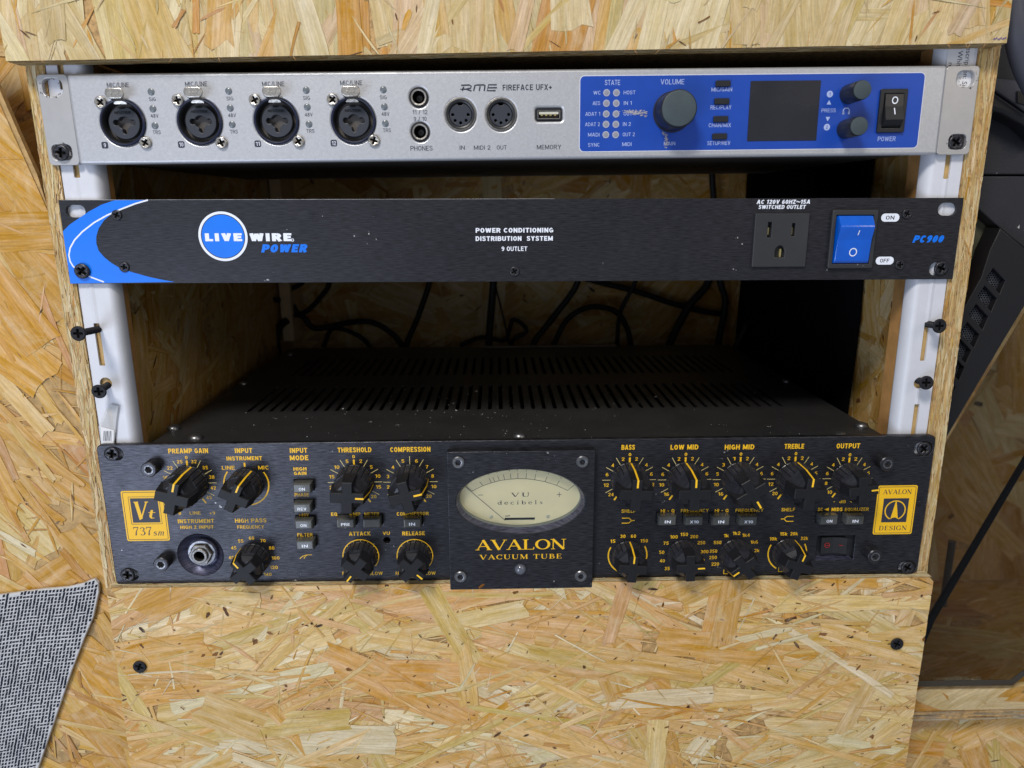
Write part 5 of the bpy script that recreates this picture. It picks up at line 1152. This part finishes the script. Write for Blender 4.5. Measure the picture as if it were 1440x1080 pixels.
k = Ink(U3, 1.2); n0 = mp(108, 330); n1 = mp(535, 690); k.line(n0, n1, .32); k.build('meter_needle', M_INK, bez)
for q in ((386, 658), (992, 655)): x, z = mp(*q); lathe('rivet', [(1.1, 2.2), (1.0, 1.6), (.5, 1.3)], mat('rivet_brass', (.42, .42, .34), .4, .3), bez, (x, 0, z), n=16)
glass = eloft('meter_glass', [(erx - 1.7, erz - 1.9, .6), (.1, .1, .58)], cg, bez, True)
I = Ink(U3, -5.07)
I.text('AVALON', 732.3, 765.8, w=125.5, h=15.2, serif=True, space=1.0); I.text('VACUUM TUBE', 732, 782.8, w=114, h=7, serif=True, space=1.16)
I.build('bezel_lettering', M_YEL, bez)
for px, py in ((644.3, 651), (819.3, 650), (647.5, 812), (817, 811)): x, z = U3.at(px, py, -6.2); hexbolt(bez, x, z, -4.5, 3.6, 1.8, M_STEELB, 'cap_bolt')
x, z = U3.at(732, 801.5, -6); lathe('dome_lens', [(3.2, .5), (3.4, -.2), (3.0, -1.3), (2.0, -2.2), (.9, -2.6)], mat('smoked_dome', (.10, .11, .14), .08, 0, coat=1.0), bez, (x, -5, z), n=28, auto=80)
lathe('dome_collar', [(4.1, .1), (4.0, -.3), (3.3, -.4)], M_PLA, bez, (x, -5, z), n=28)

# ==================================================================== CABLES behind
def cable(pts, y, r, label):
    P_ = []
    for i, q in enumerate(pts):
        yy_ = y + (q[2] if len(q) > 2 else 0); p = W(q[0], q[1], yy_); P_.append((p.x, yy_, p.z))
    P_.append((P_[-1][0] + 2, P_[-1][1] + 6, P_[-1][2] - 25)) if pts[-1][1] > 470 else None
    o = link('cable', tube_mesh('cable', P_, r, M_CAB)); meta(o, label, 'cable', 'black cables behind the rack units'); return o
cable([(470, 340), (463, 397), (453, 415), (432, 437), (411, 443), (401, 432), (404, 411), (432, 390), (440, 340)], 360, 2.6, 'black cable looped in a knot at the pale strip, rear left')
cable([(400, 350, 10), (404, 411, 10), (418, 440, 5), (427, 446), (439, 460), (456, 461), (494, 453), (522, 453), (546, 465), (564, 484)], 356, 3.0, 'black cable sagging right in a long wave from the knot')
cable([(612, 350), (604, 397), (588, 445), (571, 488)], 352, 3.0, 'black cable slanting down left to meet the wavy cable')
cable([(696, 350), (694, 397), (687, 488)], 350, 3.9, 'thick black cable hanging nearly straight behind the lid centre')
cable([(695, 390), (699, 411), (715, 477)], 366, 1.0, 'thin black wire beside the thick hanging cable')
cable([(647, 486), (678, 474), (706, 479), (715, 470), (722, 449), (741, 465), (720, 481)], 372, 2.3, 'short black cable bent into a diamond shape')
cable([(825, 350), (812, 397), (800, 418), (775, 450), (748, 488)], 350, 3.4, 'black cable slanting down left, right of the diamond bend')
cable([(777, 488), (798, 449), (829, 432), (864, 437), (881, 460), (887, 488)], 360, 3.0, 'black cable arched in a half circle')
cable([(800, 385), (843, 397), (899, 411), (954, 429), (1020, 442), (1107, 439)], 380, 3.2, 'black cable sloping down right across the others')
cable([(1005, 350), (996, 397), (968, 432), (940, 488)], 368, 4.2, 'thick black cable slanting down left at the right')
cable([(1010, 350), (1013, 397), (1020, 425), (1010, 484)], 360, 3.6, 'black cable bowed outward beside the black sheet')
cable([(330, 235), (340, 255), (350, 277), (362, 397), (369, 415), (394, 423)], 345, 2.6, 'black cable dropping past the left side panel and curling right')
cable([(404, 450), (392, 462), (389, 484)], 345, 3.6, 'short stub of black cable behind the lid at the left')
cable([(905, 350), (893, 397), (872, 440), (868, 490)], 372, 2.4, 'thin black cable falling through the arch of another cable')
cable([(1060, 350), (1075, 400), (1060, 440), (1035, 488)], 300, 3.0, 'black cable hanging in front of the black sheet')
cable([(455, 488), (468, 462), (500, 470), (520, 488)], 366, 2.4, 'low black cable loop on the lid rear at the left')
cable([(1000, 200), (1001, 240), (1005, 300)], 380, 3.4, 'black cable hanging straight behind the gap at the right')
# near-black sheet along the right inner wall
cl_v = []; cl_f = []; rg = random.Random(8)
path = [(235.5, 88), (234.5, 120), (233, 160), (232, 200), (234, 240), (231, 280), (233, 310), (235, 332)]
for i, (x, y) in enumerate(path):
    for j, z in enumerate((299, 220, 140, 70, -4)): cl_v.append((x + (rg.uniform(-2, 2) if 0 < i else 0), y + rg.uniform(-3, 3) * (1 if i else 1.0), z))
for i in range(len(path) - 1):
    for j in range(4): cl_f.append((i * 5 + j, i * 5 + j + 1, (i + 1) * 5 + j + 1, (i + 1) * 5 + j))
bc = part('black_sheet', cl_v, cl_f, M_CLO, None, smooth=True); md = bc.modifiers.new('thick', 'SOLIDIFY'); md.thickness = .0012  # thin near-black sheet standing along the inner wall
meta(bc, 'near-black sheet along the right inner wall and rear of the rack', 'sheet')

# ==================================================================== LEFT: panel, shadowed wall, woven mat
pl = [WX(a, b, 3) for a, b in ((-70, -10), (0, 128), (25, 186), (52, 246), (66, 300))]
poly = [(-251.2, -210), (-251.2, pl[4][1])] + [pl[3], pl[2], pl[1], pl[0], (-420, pl[0][1]), (-420, -210)]
poly = poly[::-1]
lp = plate('side_board', poly[::-1], [], 3.2, 6.5, mat('sawn_board_edge', (.42, .27, .11), .7, var=.3, vscale=200), None); meta(lp, 'large warm strand board left of the rack with a sloping rough-sawn top edge', 'board')
cpoly = [(-420, -210), (-251.2, -210), (-251.2, pl[4][1]), (pl[0][0], pl[0][1]), (-420, pl[0][1])]
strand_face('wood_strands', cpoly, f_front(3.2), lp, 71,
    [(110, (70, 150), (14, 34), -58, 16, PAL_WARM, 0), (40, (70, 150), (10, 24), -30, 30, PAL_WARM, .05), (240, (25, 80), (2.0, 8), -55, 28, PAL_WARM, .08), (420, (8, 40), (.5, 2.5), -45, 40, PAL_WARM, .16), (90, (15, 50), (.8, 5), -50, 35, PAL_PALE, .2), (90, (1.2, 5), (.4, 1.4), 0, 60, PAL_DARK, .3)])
sw_ = box('shadowed_wall', -470, -251, 45, 55, 150, 420, M_CORE); meta(sw_, 'dark strand board wall in shadow above the sloping board', 'wall')
strand_face('wood_strands', rect(-470, -251, 150, 420), f_front(45), sw_, 73, [(160, (70, 150), (14, 34), 60, 40, PAL_IN, 0), (160, (25, 80), (2.5, 9), 55, 45, PAL_IN, .08)])
# woven mat
mc = [WX(a, b, -.5) for a, b in ((-120, 852), (0, 837), (60, 829), (95, 826), (116, 821), (133, 814), (138, 820), (139, 832), (131, 868), (119, 896), (100, 945), (84, 992), (52, 1085), (20, 1180), (-120, 1180))]
mt_ = plate('woven_mat', mc, [], -.6, 1.8, M_CLOTH, None, bevel=.5); meta(mt_, 'black and white woven mat hanging on the board at bottom left', 'mat')
cv = mc[::-1]
rg = random.Random(17); V = []; F = []
def inside(x, z):
    c = False; n = len(mc)
    for i in range(n):
        (x1, z1), (x2, z2) = mc[i], mc[(i + 1) % n]
        if (z1 > z) != (z2 > z) and x < (x2 - x1) * (z - z1) / (z2 - z1) + x1: c = not c
    return c
ca_, sa_ = cos(radians(7)), sin(radians(7))
pu, pv = 2.15, 2.45
for i in range(-60, 90):
    for j in range(-120, 20):
        run = (i + 2 * (j // 3)) % 9
        u = (i + .5 * (j % 2)) * pu + rg.uniform(-.12, .12); v_ = j * pv + rg.uniform(-.1, .1)
        x = -330 + u * ca_ - v_ * sa_; z = -2 + u * sa_ + v_ * ca_ + .9 * sin(x / 13) + .5 * sin(v_ / 7)
        if not (inside(x - 1.0, z) and inside(x + .9, z) and inside(x, z - .9) and inside(x, z + .7)): continue
        long_ = rg.random() < .30
        w = .74; h = 1.25 if long_ else .88; sl = .55
        if (j % 6 == 2 and i % 7 < 2): w, h = 1.0, .55
        k = len(V)
        for (a, b, d) in ((-w, -h, 0), (w, -h, 0), (w, h, 0), (-w, h, 0), (-w * .8, -h * .8, .25), (w * .8, -h * .8, .25), (w * .8, h * .8, .25), (-w * .8, h * .8, .25)):
            aa = a + b * sl; V.append((x + aa * ca_ - b * sa_, -.58 - d, z + aa * sa_ + b * ca_))
        F += [(k, k + 1, k + 5, k + 4), (k + 1, k + 2, k + 6, k + 5), (k + 2, k + 3, k + 7, k + 6), (k + 3, k, k + 4, k + 7), (k + 4, k + 5, k + 6, k + 7)]
meta(part('dark_yarn', V, F, M_YARN, mt_), kind='stuff')

# ==================================================================== RIGHT: computer case, shelf, wall
def pp(pts, y): return [WX(a, b, y) for a, b in pts]
pc = empty('computer_case', (300, 60, -110)); meta(pc, 'black angular computer case with mesh vents and smoked glass side, right of the rack', 'computer case')
def kid(o): o.parent = pc; o.location = o.location - pc.location; return o
Z0 = 40
kid(plate('upper_shell', pp([(1325, 246), (1335, 60), (1345, -40), (1500, -60), (1520, 246)], Z0), [], Z0, Z0 + 60, M_PC, bevel=1.2))
kid(plate('lower_shell', pp([(1322, 247.5), (1520, 248), (1520, 410), (1440, 349), (1407, 322), (1366, 285), (1322, 262)], Z0 - 3), [], Z0 - 3, Z0 + 60, M_PC, bevel=.8))
kid(plate('curved_brow', pp([(1340, 85), (1380, 120), (1400, 130), (1425, 147), (1470, 178), (1470, 205), (1440, 176), (1410, 160), (1385, 153), (1340, 148)], Z0 - 14), [], Z0 - 14, Z0, M_PCB, bevel=2.5))
kid(plate('grey_fin', pp([(1380, 112), (1405, 110), (1425, 112), (1460, 120), (1460, 172), (1425, 146), (1400, 129), (1380, 119)], Z0 - 5), [], Z0 - 5, Z0, M_PCG, bevel=1))
kid(plate('fin_slot', pp([(1431, 128), (1450, 128), (1450, 150), (1431, 144)], Z0 - 6), [], Z0 - 6, Z0 - 5.2, M_PCB))
tb_ = [W(a, b, Z0 - 30 + c) for a, b, c in ((1418, -60, 0), (1422, -10, 0), (1428, 40, 0), (1442, 95, 5), (1470, 150, 10))]
kid(link('top_handle', tube_mesh('top_handle', [tuple(p) for p in tb_], 6.0, M_PCG, n=18)))
# vent bar with six mesh windows
bar = [(1407, 321), (1442, 350), (1475, 378), (1440, 432), (1405, 490), (1332, 614), (1290, 690), (1285, 570), (1322, 490), (1352, 440), (1380, 390), (1392, 352)]
vents = []
vc = [(1401, 394), (1389, 419), (1377, 444.6), (1364.7, 470), (1353, 492), (1343.5, 516), (1331, 543)]
for (a, b) in vc:
    vents.append([(a - 14, b - 2), (a - 4, b - 17), (a + 13, b + 1), (a + 5, b + 19), (a - 1, b + 12)])
vb_ = kid(plate('vent_bar', pp(bar, Z0 - 12), [pp(v_, Z0 - 12) for v_ in vents], Z0 - 12, Z0 + 2, M_PCB, bevel=.6))
for (a, b), v_ in zip(vc, vents):
    cx, cz = WX(a, b, Z0 - 8); hl = []
    oc_ = pp(v_, Z0 - 8); q = clip_ok = None
    for i in range(-6, 7):
        for j in range(-6, 7):
            hx = cx + (i + .5 * (j % 2)) * 1.55; hz = cz + j * 1.35
            c_ = True
            mxx = [p[0] for p in oc_]
            # keep holes inside the window outline
            cnt = False; n = len(oc_)
            for t in range(n):
                (x1, z1), (x2, z2) = oc_[t], oc_[(t + 1) % n]
                if (z1 > hz) != (z2 > hz) and hx < (x2 - x1) * (hz - z1) / (z2 - z1) + x1: cnt = not cnt
            if cnt: hl.append(ell(hx, hz, .60, n=6, a0=pi / 6))
    big_ = [(cx + (x - cx) * 1.15, cz + (z - cz) * 1.15) for x, z in oc_]
    g = plate('vent_mesh', big_, hl, -.3, .3, M_MESH, vb_, loc=(0, Z0 - 7, 0))
    plate('vent_backing', big_, [], 0, .5, M_DARK, vb_, loc=(0, Z0 - 4, 0))
kid(plate('inner_strip', pp([(1345, 270), (1377, 292), (1407, 321), (1372, 420), (1345, 480), (1320, 500)], Z0 + 8), [], Z0 + 8, Z0 + 14, mat('dim_green_grey', (.10, .10, .065), .6, var=.35, vscale=25), bevel=.3))
GY = 34
gp = [(1290, 964.5), (1424, 962.5), (1470, 925), (1560, 925), (1560, 300), (1440, 440), (1330, 622), (1280, 700), (1268, 964.5)]
g = kid(plate('glass_side', pp(gp, GY), [], GY, GY + 4, M_GLASS))
# dark printed border of the glass
bd = [(1268, 966), (1424, 964), (1472, 926), (1472, 919), (1421, 956), (1268, 958)]
kid(plate('glass_border', pp(bd, GY - .3), [], GY - .3, GY - .05, mat('dark_glass_border', (.035, .035, .035), .2)))
k = Ink(type('U', (), {'o': pc})(), 0); x, z = WX(1346, 954, GY - .4); k.text('TEMPERED GLASS', x, z, w=34, h=2.2, mmpos=True)
kid(part('glass_lettering', [(a, GY - .4, c) for a, b, c in k.words[0][0]], k.words[0][1], mat('etched_lettering', (.10, .09, .06), .5)))
kid(plate('case_strut', pp([(1306, 868), (1446, 634), (1454, 634), (1314, 872), (1300, 905), (1286, 905)], GY + 6), [], GY + 6, GY + 9, M_PCB, bevel=.8))
post = W(1338, 760, GY + 30); pb = W(1335, 850, GY + 30)
kid(link('case_post', tube_mesh('case_post', [(post.x, GY + 30, post.z), (post.x, GY + 30, pb.z)], 2.4, mat('grey_post', (.16, .13, .10), .4), n=16)))
# shelf, wall, lower wall
sy0, sy1 = 16, 420
zt = W(1350, 1000, sy0).z; zb = W(1350, 1012, sy0).z
sh = box('shelf', 251, 640, sy0, sy1, zb, zt, M_CORE); meta(sh, 'strand board shelf under the computer case with a grey front edge', 'shelf')
strand_face('wood_strands', rect(251, 640, sy0, 200), f_top(zt), sh, 81, [(110, (70, 150), (16, 40), 12, 16, PAL_WARM, 0), (80, (60, 120), (14, 34), 10, 20, PAL_PALE, 0.05), (60, (30, 80), (3, 8), 10, 40, PAL_WARM, .1)])
strand_face('wood_strands', rect(251, 640, zb, zt), f_front(sy0), sh, 82, [(420, (10, 50), (.6, 2.0), 0, 3, [((.36, .30, .23), 3), ((.30, .24, .17), 3), ((.44, .37, .28), 2), ((.16, .11, .07), 1)], 0)], h0=.02, hr=.25, gap_shade_p=0)
lw = box('lower_wall', 251, 640, 30, 40, -330, zb - 1, M_CORE); meta(lw, 'pale strand board wall below the shelf at bottom right', 'wall')
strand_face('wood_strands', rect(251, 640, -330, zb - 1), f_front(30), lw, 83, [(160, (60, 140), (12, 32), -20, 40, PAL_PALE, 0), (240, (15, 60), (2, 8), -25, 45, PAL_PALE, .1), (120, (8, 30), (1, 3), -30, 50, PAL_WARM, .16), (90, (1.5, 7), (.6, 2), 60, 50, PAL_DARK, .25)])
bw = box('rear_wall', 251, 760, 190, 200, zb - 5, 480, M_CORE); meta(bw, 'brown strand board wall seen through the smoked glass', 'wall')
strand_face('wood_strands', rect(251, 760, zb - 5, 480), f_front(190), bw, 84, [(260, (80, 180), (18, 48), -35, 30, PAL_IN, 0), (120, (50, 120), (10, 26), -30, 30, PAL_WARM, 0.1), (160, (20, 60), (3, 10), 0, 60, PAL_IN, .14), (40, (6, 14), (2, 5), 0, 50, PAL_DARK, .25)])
bpy.context.view_layer.update()
